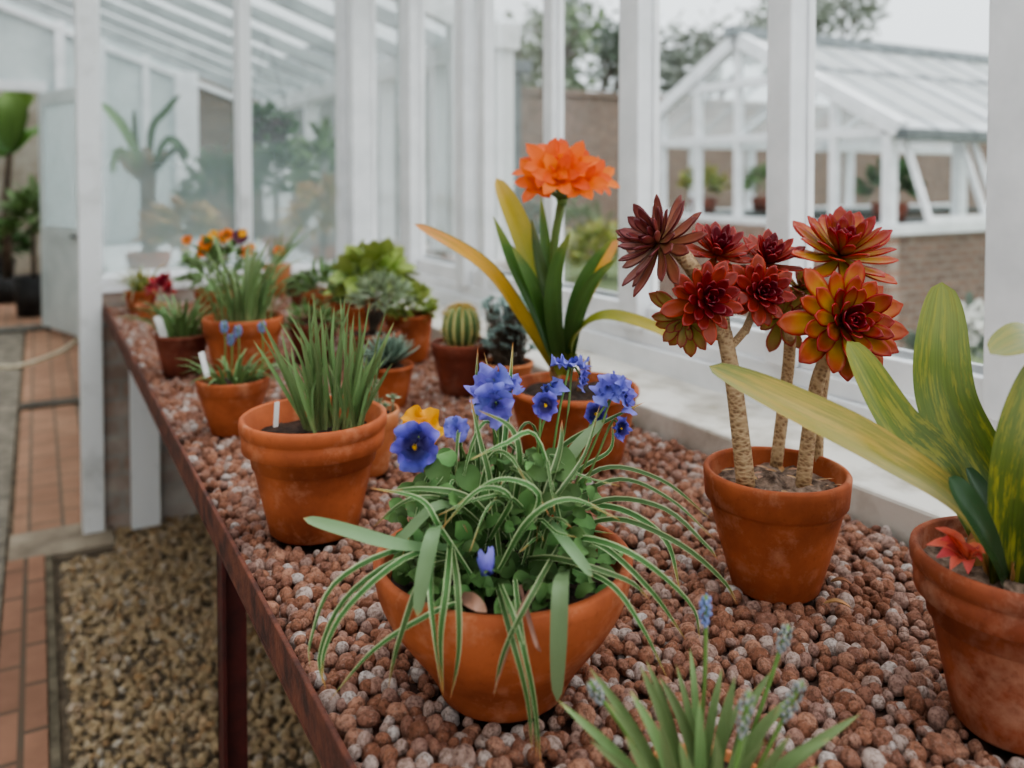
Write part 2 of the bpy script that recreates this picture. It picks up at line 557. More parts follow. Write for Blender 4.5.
A_ORANGE = m_leaf('aeonium_orange', [(0.0, srgb(168, 150, 60)), (0.5, srgb(190, 142, 62)), (0.78, srgb(176, 84, 48)), (1.0, srgb(148, 32, 34))], edge=srgb(168, 36, 36), ew=0.84, inner=srgb(138, 30, 32), var=0.22, rough=0.35, transl=0.15, bscale=60)
A_OLIVE = m_leaf('aeonium_olive', [(0.0, srgb(150, 150, 66)), (0.6, srgb(160, 138, 70)), (1.0, srgb(150, 80, 56))], edge=srgb(164, 70, 56), ew=0.8, var=0.25, rough=0.4, transl=0.15, bscale=60)
RED_LEAF = m_leaf('crimson_leaf', [(0.0, srgb(96, 24, 34)), (1.0, srgb(176, 48, 70))], var=0.35, rough=0.4)
CACT = m_leaf('cactus_skin', [(0.0, srgb(84, 104, 62)), (1.0, srgb(104, 128, 78))], edge=srgb(196, 190, 130), ew=0.8, var=0.02, rough=0.6, transl=0.0)
SPINE = m_plain('yellow_spines', srgb(214, 186, 108), srgb(176, 140, 74), 60, 0.8, 0.4)


def m_stem():
    t = NT('scarred_stem')
    uv = t.n('ShaderNodeUVMap', uv_map='uv')
    vo = t.n('ShaderNodeTexVoronoi')
    vo.inputs['Scale'].default_value = 1
    mp = t.n('ShaderNodeMapping'); mp.inputs['Scale'].default_value = (10, 46, 1)
    t.l(uv.outputs[0], mp.inputs[0]); t.l(mp.outputs[0], vo.inputs['Vector'])
    c = t.ramp(vo.outputs['Distance'], [(0.1, srgb(138, 108, 82)), (0.6, srgb(182, 156, 122))])
    return t.done(t.principled(c, 0.8, t.bump(vo.outputs['Distance'], 0.5, 0.004), 0.3))


STEM_A = m_stem()
STEM_G = m_leaf('green_stem', [(0.0, srgb(96, 120, 66)), (1.0, srgb(110, 140, 76))], var=0.15, transl=0.05)

# ------------------------------------------------------------------ plan of the place (metres)
TH = math.radians(29.2)
GZ = 0.90            # top of the pebbles on the bench
BX0 = 0.226          # inner side of the bench lip
LX = 1.068           # front of the stone ledge
WX = 1.286           # inner face of the window frames
PY = 3.74            # glazed partition
EY = 8.90            # end wall of the next bay
EAVE = 2.45
FX = 2.05            # window side of the wider next bay


def part(name, mat, parent, fn, **kw):
    mb = MB()
    fn(mb)
    return mb.build(name, mat, parent, **kw)


def one(name, mat, fn, **kw):
    mb = MB()
    fn(mb)
    return mb.build(name, mat, None, **kw)


# ------------------------------------------------------------------ floor
struct(one('floor', m_plain('bare_soil', srgb(120, 106, 88), srgb(74, 64, 52), 30, 0.95, 0.8), lambda m: m.box(-1.75, WX + 0.1, -1.2, 14, -0.12, 0.0), smooth=False))
PAVE = m_brick('brick_paving', srgb(172, 136, 112), srgb(150, 116, 96), srgb(110, 100, 88), 1.0, 'yx', 0.235, 0.118, 0.007)
struct(one('floor_brick_edging', m_brick('brick_edging', srgb(164, 124, 102), srgb(140, 106, 88), srgb(96, 86, 74), 1.0, 'yx', 0.225, 0.4, 0.008), lambda m: m.box(-0.112, 0.005, -1.2, 3.5, 0.0, 0.03), smooth=False))
CONC = m_plain('old_concrete', srgb(138, 130, 116), srgb(96, 90, 80), 9, 0.9, 0.4)
struct(one('floor_concrete_walk', CONC, lambda m: m.box(-1.5, -0.122, -1.2, EY, 0.0, 0.018), smooth=False))
struct(one('floor_brick_path', PAVE, lambda m: (m.box(-0.10, 0.20, 3.78, 5.8, 0.0, 0.02), m.box(-0.10, 0.35, 5.92, EY - .1, 0.0, 0.02), m.box(-1.4, 0.6, EY + 0.1, 13.8, 0.0, 0.02)), smooth=False))
struct(one('trim_stone_slab', m_plain('sandstone', srgb(158, 146, 128), srgb(118, 106, 92), 6, 0.9, 0.4), lambda m: m.box(-0.11, 0.24, 3.5, 3.77, 0, 0.024), smooth=False))
struct(one('trim_path_strip', m_plain('dark_stone', srgb(104, 98, 88), srgb(72, 68, 60), 9, 0.9, 0.4), lambda m: m.box(-0.11, 0.3, 5.80, 5.92, 0, 0.04), smooth=False))
struct(one('trim_door_sill', m_plain('grey_stone', srgb(112, 110, 102), srgb(74, 72, 68), 9, 0.9, 0.4), lambda m: m.box(-1.0, 0.1, EY - 0.12, EY + 0.08, 0, 0.05), smooth=False))
struct(one('trim_gravel_edge', m_plain('mossy_edge', srgb(122, 112, 94), srgb(80, 74, 60), 14, 0.95, 0.5), lambda m: m.box(0.008, 0.03, -1.2, 3.5, 0.0, 0.022), smooth=False))


# ------------------------------------------------------------------ stones (one object each, instanced by geometry nodes)
def stone_field(name, mat, pts, rots, scls, subdiv=3, n_var=5, amp=0.3):
    me = bpy.data.meshes.new(name)
    me.from_pydata([tuple(p) for p in pts], [], [])
    for nm, dat in (('stone_rot', rots), ('stone_scale', scls)):
        a = me.attributes.new(nm, 'FLOAT_VECTOR', 'POINT')
        a.data.foreach_set('vector', np.array(dat, dtype=np.float32).ravel())
    a = me.attributes.new('stone_pick', 'INT', 'POINT')
    a.data.foreach_set('value', np.array([R.randrange(n_var) for _ in pts], dtype=np.int32))
    me.materials.append(mat)
    o = bpy.data.objects.new(name, me)
    col.objects.link(o)
    g = bpy.data.node_groups.new(name + '_nodes', 'GeometryNodeTree')
    g.interface.new_socket('Geometry', in_out='INPUT', socket_type='NodeSocketGeometry')
    g.interface.new_socket('Geometry', in_out='OUTPUT', socket_type='NodeSocketGeometry')
    N, L = g.nodes.new, g.links.new
    gi, go = N('NodeGroupInput'), N('NodeGroupOutput')
    jn = N('GeometryNodeJoinGeometry')
    for k in range(n_var):
        ico = N('GeometryNodeMeshIcoSphere'); ico.inputs['Radius'].default_value = 1; ico.inputs['Subdivisions'].default_value = subdiv
        ps = N('GeometryNodeInputPosition')
        ad = N('ShaderNodeVectorMath'); ad.operation = 'ADD'; ad.inputs[1].default_value = (k * 7.3, k * 3.1, 1.7)
        nz = N('ShaderNodeTexNoise'); nz.inputs['Scale'].default_value = 1.5; nz.inputs['Detail'].default_value = 2
        L(ps.outputs[0], ad.inputs[0]); L(ad.outputs[0], nz.inputs['Vector'])
        sb = N('ShaderNodeMath'); sb.operation = 'MULTIPLY_ADD'; sb.inputs[1].default_value = amp * 2; sb.inputs[2].default_value = -amp
        L(nz.outputs[0], sb.inputs[0])
        mu = N('ShaderNodeVectorMath'); mu.operation = 'SCALE'
        L(ps.outputs[0], mu.inputs[0]); L(sb.outputs[0], mu.inputs['Scale'])
        sp = N('GeometryNodeSetPosition')
        L(ico.outputs[0], sp.inputs['Geometry']); L(mu.outputs[0], sp.inputs['Offset'])
        ss = N('GeometryNodeSetShadeSmooth'); L(sp.outputs[0], ss.inputs[0])
        sm = N('GeometryNodeSetMaterial'); sm.inputs['Material'].default_value = mat
        L(ss.outputs[0], sm.inputs[0])
        ti = N('GeometryNodeGeometryToInstance'); L(sm.outputs[0], ti.inputs[0]); L(ti.outputs[0], jn.inputs[0])
    iop = N('GeometryNodeInstanceOnPoints')
    L(gi.outputs[0], iop.inputs['Points']); L(jn.outputs[0], iop.inputs['Instance'])
    iop.inputs['Pick Instance'].default_value = True
    for nm, typ, sock in (('stone_pick', 'INT', 'Instance Index'), ('stone_rot', 'FLOAT_VECTOR', 'Rotation'), ('stone_scale', 'FLOAT_VECTOR', 'Scale')):
        na = N('GeometryNodeInputNamedAttribute'); na.data_type = typ; na.inputs['Name'].default_value = nm
        L(na.outputs['Attribute'], iop.inputs[sock])
    L(iop.outputs[0], go.inputs[0])
    md = o.modifiers.new('stones', 'NODES')
    md.node_group = g
    return o


POTS = []            # (x, y, base radius) of everything that stands in the pebbles

# ------------------------------------------------------------------ window wall
wall_b = m_brick('whitewashed_brick', srgb(150, 110, 90), srgb(120, 90, 76), srgb(120, 112, 104), 1.0, 'yz', 0.23, 0.075, 0.01, white=srgb(196, 192, 184))
struct(one('wall_right', wall_b, lambda m: m.box(WX - 0.005, WX + 0.14, -1.2, PY + .1, -0.4, 0.93), smooth=False))
struct(one('trim_ledge', LEDGE, lambda m: (m.box(LX, WX + 0.16, -0.6, PY - 0.05, 0.86, 0.94),), smooth=False, bevel=0.006))
struct(one('trim_plinth', WHITE, lambda m: (m.box(WX - 0.012, WX + 0.10, -1.2, PY + .1, 0.935, 0.995), m.box(WX, WX + 0.09, -1.2, PY + .1, 0.995, 1.03)), smooth=False, bevel=0.004))
struct(one('trim_eaves_plate', WHITE, lambda m: m.box(WX - 0.03, WX + 0.12, -1.2, PY + .1, EAVE - 0.12, EAVE), smooth=False))
posts = [(-0.62, .08), (-0.17, .06), (0.29, .08), (0.742, .08), (1.20, .062), (1.684, .078), (2.10, .05), (2.64, .07), (3.13, .10)]
n = 0
for i, (y, w) in enumerate(posts):
    n += 1
    struct(one('trim_post_%d' % n, WHITE, lambda m: m.box(WX - (0.02 if w > .055 else -.004), WX + 0.046, y - w / 2, y + w / 2, 1.03, EAVE - 0.12), smooth=False, bevel=0.004))
struct(one('trim_stile', WHITE, lambda m: m.box(WX, WX + 0.04, 2.49, 2.545, 1.03, EAVE - .12), smooth=False, bevel=0.003))
ys = [p[0] for p in posts] + [PY]
hw = [p[1] / 2 for p in posts] + [0.11]
for i in range(len(ys) - 1):
    y0, y1 = ys[i] + hw[i], ys[i + 1] - hw[i + 1]
    e = empty('window_%d' % (i + 1), (WX, (y0 + y1) / 2, 1.03), kind='structure')

    def fr(m):
        s = 0.004
        x0, x1 = WX + 0.024, WX + 0.044
        m.box(x0, x1, y0, y0 + s, 1.03, EAVE - 0.12); m.box(x0, x1, y1 - s, y1, 1.03, EAVE - 0.12)
        m.box(WX + .010, x1, y0 + s, y1 - s, 1.03, 1.085); m.box(x0, x1, y0 + s, y1 - s, EAVE - 0.17, EAVE - 0.12)
        m.box(x0 + 0.012, x1, y0 + s, y1 - s, 1.085, 1.1)
    part('frame', WHITE, e, fr, smooth=False, bevel=0.003)
    part('pane', GLASS, e, lambda m: m.add([(WX + 0.036, y0 + .01, 1.08), (WX + 0.036, y1 - .01, 1.08), (WX + 0.036, y1 - .01, EAVE - .17), (WX + 0.036, y0 + .01, EAVE - .17)], [(0, 1, 2, 3)]), smooth=False)

# ------------------------------------------------------------------ glazed partition at the end of the bench
PZ = 1.012
SL = 0.36            # fall of the roof across the house


def rz(x):
    return EAVE + (WX - x) * SL


struct(one('wall_end_low', m_brick('whitewashed_brick_end', srgb(150, 110, 90), srgb(120, 90, 76), srgb(120, 112, 104), 1.0, 'xz', 0.23, 0.075, 0.01, white=srgb(196, 192, 184)), lambda m: m.box(0.20, WX - 0.006, PY - 0.06, PY + 0.16, 0, 0.95), smooth=False))
struct(one('trim_partition_sill', WHITE, lambda m: m.box(0.212, WX - 0.012, PY - 0.07, PY + 0.17, 0.950, PZ), smooth=False, bevel=0.004))
struct(one('trim_partition_post', WHITE2, lambda m: m.box(0.137, 0.214, PY - 0.10, PY + 0.03, 0, 3.0), smooth=False, bevel=0.004))
struct(one('trim_partition_corner', WHITE, lambda m: (m.box(WX - 0.065, WX + 0.048, PY - 0.11, PY + 0.07, PZ, EAVE), m.box(WX - 0.09, WX - 0.065, PY - 0.02, PY + 0.05, PZ, EAVE)), smooth=False, bevel=0.004))
struct(one('trim_partition_bar', WHITE2, lambda m: m.box(0.752, 0.796, PY - 0.03, PY + 0.045, PZ, rz(0.78)), smooth=False, bevel=0.003))
struct(one('trim_partition_rail', WHITE2, lambda m: m.bar((-1.6, PY, rz(-1.6) - .06), (WX, PY, rz(WX) - 0.06), 0.08, 0.1), smooth=False))
for i, (x0, x1) in enumerate(((0.214, 0.752), (0.796, WX - 0.09))):
    e = empty('window_%d' % (21 + i), ((x0 + x1) / 2, PY, PZ), kind='structure')
    part('pane', GLASS_MIST, e, lambda m: m.add([(x0, PY + .01, PZ), (x1, PY + .01, PZ), (x1, PY + .01, rz(x1) - .1), (x0, PY + .01, rz(x0) - .1)], [(0, 1, 2, 3)]), smooth=False)
    part('glazing_bead', WHITE2, e, lambda m: (m.box(x0, x0 + .012, PY - .005, PY + .025, PZ, rz(x0) - .1), m.box(x1 - .012, x1, PY - .005, PY + .025, PZ, rz(x1) - .1), m.box(x0, x1, PY - .005, PY + .025, PZ, PZ + .015)), smooth=False)

# ------------------------------------------------------------------ roof and the wall on the path side
RX = -1.7
ce = empty('ceiling', (0, 5, EAVE), kind='structure')


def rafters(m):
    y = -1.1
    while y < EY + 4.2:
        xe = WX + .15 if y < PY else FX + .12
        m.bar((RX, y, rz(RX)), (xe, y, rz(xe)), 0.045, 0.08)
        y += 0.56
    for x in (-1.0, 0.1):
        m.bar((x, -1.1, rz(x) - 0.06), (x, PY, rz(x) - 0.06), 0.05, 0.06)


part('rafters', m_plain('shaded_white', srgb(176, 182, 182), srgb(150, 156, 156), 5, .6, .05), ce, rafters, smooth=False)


def roofg(m):
    for y0, y1, xe in ((-1.1, PY, WX + .2), (PY, EY + 4, FX + .2)):
        m.add([(RX, y0, rz(RX) + .045), (xe, y0, rz(xe) + .045), (xe, y1, rz(xe) + .045), (RX, y1, rz(RX) + .045)], [(0, 1, 2, 3)])


part('roof_glass', GLASS_ROOF, ce, roofg, smooth=False)
# window side of the next bay and its short return
FE = rz(FX)
struct(one('wall_right_far', wall_b, lambda m: (m.box(FX, FX + .14, PY + .02, EY + 4, -.4, .98), m.box(WX + .14, FX, PY + .02, PY + .14, -.4, .98)), smooth=False))
struct(one('trim_eaves_plate_far', WHITE2, lambda m: (m.box(FX - .04, FX + .1, PY + .02, EY + 4, FE - .12, FE), m.bar((WX + .08, PY + .08, rz(WX + .08) - .06), (FX, PY + .08, FE - .06), .08, .12)), smooth=False))
for i, y in enumerate((PY + .09, 4.6, 5.5, 6.4, 7.3, 8.2, 8.9, 9.9, 10.9)):
    struct(one('trim_far_post_%d' % (i + 1), WHITE2, lambda m: m.box(FX - .02, FX + .08, y - .04, y + .04, .98, FE - .12), smooth=False))
for i, x in enumerate((WX + .26, WX + .52)):
    struct(one('trim_return_bar_%d' % (i + 1), WHITE2, lambda m: m.box(x - .025, x + .025, PY + .04, PY + .12, .98, rz(x) - .1), smooth=False))
e = empty('window_31', (FX, 6.5, .98), kind='structure')
part('pane', GLASS, e, lambda m: m.add([(FX + .04, PY + .1, .98), (FX + .04, EY + 4, .98), (FX + .04, EY + 4, FE - .1), (FX + .04, PY + .1, FE - .1)], [(0, 1, 2, 3)]), smooth=False)
e = empty('window_32', (1.7, PY + .08, .98), kind='structure')
part('pane', GLASS, e, lambda m: m.add([(WX + .08, PY + .08, .98), (FX, PY + .08, .98), (FX, PY + .08, FE - .1), (WX + .08, PY + .08, rz(WX) - .1)], [(0, 1, 2, 3)]), smooth=False)
struct(one('wall_left', m_brick('limewashed_brick', srgb(190, 180, 168), srgb(170, 156, 140), srgb(150, 144, 134), 1.0, 'yz', 0.23, 0.075, 0.01, white=srgb(214, 212, 206)), lambda m: m.box(RX - 0.2, RX, -1.2, EY + 5, 0, rz(RX)), smooth=False))

# end wall of the next bay with its door
DX = 0.04
ew = empty('wall_end_far', (0, EY, 0), kind='structure')
PALE = m_plain('pale_boards', srgb(212, 220, 220), srgb(190, 200, 200), 3, 0.6, 0.05)
part('boarding', PALE, ew, lambda m: (
    m.add([(DX, EY, 0.0), (1.34, EY, 0.0), (1.34, EY, rz(1.34)), (DX, EY, rz(DX))], [(0, 1, 2, 3)]),
    m.add([(RX, EY, 2.28), (DX, EY, 2.28), (DX, EY, rz(DX)), (RX, EY, rz(RX))], [(0, 1, 2, 3)]),
    m.add([(RX, EY, 0), (-0.92, EY, 0), (-0.92, EY, 2.28), (RX, EY, 2.28)], [(0, 1, 2, 3)])), smooth=False)
part('brick_end', m_brick('brown_brick', srgb(132, 112, 98), srgb(110, 94, 84), srgb(112, 104, 96), 1.0, 'xz', .23, .075, .01), ew, lambda m: m.add([(1.34, EY, 0.0), (FX, EY, 0.0), (FX, EY, rz(FX)), (1.34, EY, rz(1.34))], [(0, 1, 2, 3)]), smooth=False)
part('frame', WHITE, ew, lambda m: (m.box(1.19, 1.40, EY - .06, EY + .02, 0, rz(1.3)), m.box(-0.95, DX + 0.05, EY - .05, EY + .06, 2.19, 2.28), m.box(DX, DX + 0.07, EY - .05, EY + .06, 0, 2.19), m.box(-.98, -.91, EY - .05, EY + .06, 0, 2.28),
                                     m.box(0.16, 0.24, EY - .04, EY + .04, 2.2, rz(.2)), m.box(0.52, 0.58, EY - .04, EY + .04, 0.2, rz(.55)), m.box(0.9, 0.96, EY - .04, EY + .04, 0.2, rz(.93)),
                                     m.bar((RX, EY - .02, rz(RX) - .07), (FX, EY - .02, rz(FX) - .07), .05, .05)), smooth=False)
d = empty('door_1', (DX, EY - 0.05, 0.04), kind='structure')
dv = Vector((0.30, -0.92, 0)).normalized()
dn = Vector((dv.y, -dv.x, 0))


def dbar(m, s0, s1, z0, z1, th=0.04):
    o_ = Vector((DX + 0.0, EY - 0.06, 0))
    v = []
    for s in (s0, s1):
        for q in (-th / 2, th / 2):
            for z in (z0, z1):
                p = o_ + dv * s + dn * q
                v.append((p.x, p.y, z))
    m.add(v, [(0, 1, 3, 2), (4, 6, 7, 5), (0, 4, 5, 1), (2, 3, 7, 6), (0, 2, 6, 4), (1, 5, 7, 3)])


part('frame', PALE, d, lambda m: (dbar(m, 0, .1, .06, 2.17), dbar(m, .87, .97, .06, 2.17), dbar(m, .1, .87, 2.05, 2.17), dbar(m, .1, .87, .86, .98)), smooth=False)
part('panel', PALE, d, lambda m: dbar(m, .1, .87, .06, .86, .025), smooth=False)
part('pane', m_glass('frosted_glass', .45, .6, haze_col=(0.72, 0.8, 0.8, 1)), d, lambda m: dbar(m, .1, .87, .98, 2.05, .006), smooth=False)
part('handle', DARK, d, lambda m: dbar(m, .80, .93, .90, .925, .11), smooth=False)

# ------------------------------------------------------------------ bench
bn = empty('staging_bench', (0.7, 1.6, 0), 'long rusty steel framed bench spread with clay pebbles under the windows', 'bench')
BY0 = -0.6
part('tray', RUST, bn, lambda m: m.box(BX0, LX - 0.004, BY0, PY - 0.072, 0.862, 0.868), smooth=False)
part('lip', RUST, bn, lambda m: (m.box(BX0 - 0.006, BX0, BY0, PY - 0.072, 0.866, 0.911), m.box(BX0 - 0.006, BX0 + 0.05, BY0, PY - 0.072, 0.860, 0.8655)), smooth=False, bevel=.0015)
for y in (-0.4, 1.395):
    part('leg', REDOX, bn, lambda m: (m.box(0.245, 0.251, y - .022, y + .022, 0, .86), m.box(0.245, 0.290, y + .016, y + .022, 0, .86)), smooth=False)
part('end_board', WHITE2, bn, lambda m: m.box(0.306, 0.412, PY - 0.135, PY - 0.105, 0.02, 0.858), smooth=False)

# ------------------------------------------------------------------ pots
def pot_pos(cx, cy, w, k):
    """rim centre and width in the photograph, height/diameter -> base point, diameter, height, depth"""
    u = cx - CX
    r = ray(cx, cy)
    q = w / math.hypot(F, u)
    d_ = (CAM.z - GZ) / (k * q - r.z)
    p = CAM + r * d_
    return Vector((p.x, p.y, GZ - 0.004)), q * d_, p.z - GZ + 0.004, d_


def pot_profile(style, Rr, h, taper):
    rb = Rr * taper
    th = max(0.005, Rr * 0.09)
    P = [(0.001, 0), (rb * 0.93, 0), (rb, 0.004)]
    if style == 'bowl':
        for i in range(1, 12):
            t = i / 11
            P.append((rb + (Rr - rb) * math.sin(t * PI / 2) ** 1.0 * (0.25 * (1 - t) + 1.0 * t + 0.22 * math.sin(PI * t)), 0.004 + (h - 0.006) * (t ** 1.08)))
        P += [(Rr - th * 0.25, h), (Rr - th * 0.75, h), (Rr - th * 1.05, h - th * 0.5)]
    elif style == 'grooved':
        zr = h * 0.70
        rr = lambda z: rb + (Rr * 0.94 - rb) * z / h
        P += [(rr(zr * .5), zr * .5), (rr(zr), zr), (rr(zr) + .002, zr + .001), (Rr * 0.955, zr + .006), (Rr * 0.965, h * .84), (Rr * .95, h * .86), (Rr * .955, h * .875), (Rr * .995, h * .90), (Rr, h * .955), (Rr * .99, h * .985), (Rr - th * .5, h), (Rr - th, h * .985)]
    elif style == 'plain':
        rr = lambda z: rb + (Rr * 0.985 - rb) * z / h
        P += [(rr(h * .5), h * .5), (rr(h * .9), h * .9), (Rr, h * .92), (Rr, h * .97), (Rr - th * .3, h), (Rr - th * .8, h), (Rr - th, h * .97)]
    else:
        zr = h * 0.74
        rr = lambda z: rb + (Rr * 0.92 - rb) * z / zr
        P += [(rr(zr * .5), zr * .5), (rr(zr * .97), zr * .97), (Rr * .93, zr), (Rr * .97, zr + .003), (Rr * .995, h * .93), (Rr, h * .975), (Rr - th * .3, h), (Rr - th * .8, h), (Rr - th, h * .97)]
    P += [(Rr * 0.86 - th * .3, h * .60), (Rr * 0.5, h * .58)]
    return P


def potted(name, cx, cy, w, k, label, cat='potted plant', style='standard', mat=None, taper=0.68, soil=0.86, smat=None, group=None):
    base, D, h, d_ = pot_pos(cx, cy, w, k)
    e = empty(name, base, label, cat, group)
    mb = MB().lathe(pot_profile(style, D / 2, h, taper), base, n=64, wob=0.012, seed=U(0, 50))
    mb.build('pot', mat or TERRA, e)
    sm = MB()
    rs = D / 2 * 0.885 if style != 'bowl' else D / 2 * 0.87
    n = 40
    prof = [(rs * i / 8, h * soil + 0.006 * (1 - (i / 8) ** 2)) for i in range(9)]
    vs, uv, fs = [], [], []
    for i, (r, z) in enumerate(prof):
        for j in range(n):
            a = 2 * PI * j / n
            x, y = base.x + max(r, .0005) * math.cos(a), base.y + max(r, .0005) * math.sin(a)
            vs.append((x, y, base.z + z + 0.012 * noise.noise(Vector((x * 60, y * 60, 3)))))
    for i in range(len(prof) - 1):
        for j in range(n):
            fs.append((i * n + j, i * n + (j + 1) % n, (i + 1) * n + (j + 1) % n, (i + 1) * n + j))
    sm.add(vs, fs)
    sm.build('soil', smat or SOIL, e)
    POTS.append((base.x, base.y, D / 2 * taper))
    top = base + Vector((0, 0, h * soil + 0.004))
    return e, top, D, h, d_


def tuft(e, name, top, n, L, w, lean, mat, rad=0.02, droop=0.2, fold=0.2, prof=None, nseg=8, up=1.0, az=None):
    mb = MB()
    for i in range(n):
        a = U(0, 2 * PI) if az is None else U(*az)
        r0 = rad * math.sqrt(U(0, 1))
        b = top + Vector((math.cos(a) * r0, math.sin(a) * r0, -0.004))
        ln = U(*L)
        le = U(*lean)
        h = Vector((math.cos(a), math.sin(a), 0))
        pts = []
        for q in (0, .35, .7, 1.0):
            ang = le * (0.45 + 0.8 * q) + droop * q * q
            pts.append(b + h * (ln * q * math.sin(ang)) + Vector((0, 0, up * ln * q * math.cos(ang))))
        mb.leaf(pts, U(*w), face=Vector((0, 0, 1)) - h * 0.6, fold=fold, prof=prof, nseg=nseg)
    return mb.build(name, mat, e)


def bush_mb(mb, c, rx, rz_, n, ls, lw, face_out=0.6, prof=oval, k=0.0):
    for i in range(n):
        z = U(-0.25, 1)
        a = U(0, 2 * PI)
        rr = math.sqrt(max(0, 1 - z * z))
        q = U(0.55, 1.0)
        dirv = Vector((rr * math.cos(a), rr * math.sin(a), z))
        p = Vector(c) + Vector((dirv.x * rx * q, dirv.y * rx * q, dirv.z * rz_ * q))
        t = (dirv + Vector((U(-1, 1), U(-1, 1), U(-.6, .8))) * 0.7).normalized()
        l = U(*ls)
        mb.leaf([p, p + t * l * .5 + Vector((0, 0, .05 * l)), p + t * l], U(*lw), face=dirv + Vector((0, 0, .5)), prof=prof, nseg=5, nx=1)
    return mb


def rosette(mb, c, axis, Rr, n, w=0.34, emin=-12, emax=78, prof=spoon, inner=0.3, jit=0.12, cup=0.12, start=0.0):
    axis = Vector(axis).normalized()
    a = axis.orthogonal().normalized()
    b = axis.cross(a)
    for i in range(n):
        q = (i + 0.5) / n              # 0 inner .. 1 outer
        an = i * 2.39996 + U(-.12, .12)
        el = math.radians(emax + (emin - emax) * (q ** 0.85) + U(-6, 6))
        ln = Rr * (inner + (1 - inner) * q ** 0.7) * U(1 - jit, 1 + jit)
        rad = a * math.cos(an) + b * math.sin(an)
        pts = []
        for t in (0, .35, .7, 1):
            e2 = el + math.radians(14) * (t - .4)
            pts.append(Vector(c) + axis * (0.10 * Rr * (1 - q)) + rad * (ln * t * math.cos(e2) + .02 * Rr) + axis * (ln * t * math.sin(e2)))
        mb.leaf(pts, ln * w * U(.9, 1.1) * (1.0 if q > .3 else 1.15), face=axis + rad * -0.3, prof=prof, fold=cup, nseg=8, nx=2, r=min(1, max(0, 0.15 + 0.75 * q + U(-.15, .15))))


def pansy(e, c, face, R_, mat, up=(0, 0, 1), ruff=0.14, part_name='flower', close=0.0, label=None):
    mb = MB()
    f = Vector(face).normalized()
    u = (Vector(up) - f * Vector(up).dot(f)).normalized()
    s = u.cross(f)
    for a0, off, rad, dz in ((0.62, .52, .52, -.16), (-0.62, .52, .52, -.10), (1.85, .50, .46, .0), (-1.85, .50, .46, .05), (PI, .50, .54, .12)):
        vs, uv, fs = [], [], []
        na, nr = 28, 6
        ph, ph2 = U(0, 6), U(0, 6)
        dr = u * math.cos(a0) + s * math.sin(a0)
        tn = s * math.cos(a0) - u * math.sin(a0)
        for i in range(nr + 1):
            q = i / nr
            for j in range(na):
                th = 2 * PI * j / na
                wv = 1 + .08 * q * math.sin(th * 5 + ph) + .03 * q * math.sin(th * 9 + ph2)
                x = off + rad * q * wv * math.cos(th)
                y = rad * q * wv * 1.12 * math.sin(th)
                g = math.hypot(x, y)
                hgt = dz + ruff * q ** 3 * math.sin(th * 3 + ph) * (.4 + .6 * g) + ruff * .6 * q ** 4 * math.sin(th * 6 + ph2) + .14 * g - close * g * g
                k_ = 1 - .35 * close * min(g, 1)
                vs.append(Vector(c) + (dr * x + tn * y) * (R_ * k_) + f * (R_ * hgt))
                uv.append((j / na, min(1, g)))
        for i in range(nr):
            for j in range(na):
                fs.append((i * na + j, i * na + (j + 1) % na, (i + 1) * na + (j + 1) % na, (i + 1) * na + j))
        mb.add(vs, fs, uv, r=U(.25, .85))
    o = mb.build(part_name, mat, e)
    if label:
        o['label'] = label
    return o


def trumpet(mb, base, axis, L, spread=0.75, pw=0.4, n=6, curl=0.35):
    axis = Vector(axis).normalized()
    a = axis.orthogonal().normalized()
    b = axis.cross(a)
    o0 = U(0, 1)
    for i in range(n):
        an = o0 + i * 2 * PI / n
        rad = a * math.cos(an) + b * math.sin(an)
        s = spread * U(.85, 1.15)
        pts = [base, base + axis * L * .42 + rad * L * .10 * s / .75, base + axis * L * .75 + rad * L * .32 * s / .75, base + axis * L * U(.92, 1.0) + rad * L * (.32 + curl) * s / .75]
        mb.leaf(pts, L * pw, face=axis * .6 - rad, prof=petalp, fold=.14, wave=.05, nseg=8, nx=2, r=U(.2, .9))


def plant_label(x, y, top_off, pot, label, lean=(0.1, 0.1), h=0.05, w=0.011):
    """white stick label pushed into the soil of a pot"""
    e, top, D, hh, d_ = pot
    p = at(x, y, d=d_ + top_off)
    t = Vector((lean[0], lean[1], 1)).normalized()
    mb = MB().bar(p - t * h, p + t * 0.0, w, 0.0015, up=Vector((0.35, -0.9, 0)))
    o = mb.build('plant_label', TAGM, None, smooth=False)
    return tag(o, label, 'plant label', 'white plant labels')


# ---- grass pot (left foreground)
P_gr = potted('potted_bulb_grass', 314, 413, 150, .78, 'grooved terracotta pot of tall upright blue-green blades, large one left of the pansy bowl', style='grooved', taper=.60, soil=.80)
e, top, D, h, d0 = P_gr
mbs = MB()
for i in range(52):
    bx = 300 + 62 * U(0, 1)
    bdep = U(-.045, .045)
    tx = 331 + (bx - 331) * 1.7 + U(-36, 36)
    ty = U(292, 372)
    b = Vector((0, 0, 0)) + at(bx, 0, d=d0 + bdep)
    b.z = top.z - .006
    t_ = at(tx, ty, d=d0 + bdep + U(-.05, .03))
    mid = b.lerp(t_, .55) + Vector((0, 0, .014)) + cdir(1, 0, 0) * U(-.012, .012)
    mbs.leaf([b, mid, t_], U(.004, .0066), face=cdir(U(-.8, .8), .3, 1), fold=.3, nseg=8)
for tip, bx in (((262, 320), 305), ((386, 342), 350), ((394, 322), 352), ((270, 340), 306), ((345, 296), 332), ((376, 352), 348), ((313, 292), 322), ((300, 335), 318)):
    b = at(bx, 0, d=d0); b.z = top.z - .006
    t_ = at(tip[0], tip[1], d=d0 - .03)
    mbs.leaf([b, b.lerp(t_, .5) + Vector((0, 0, .014)), t_], .0085, face=cdir(U(-.4, .4), .3, 1), fold=.3, nseg=8)
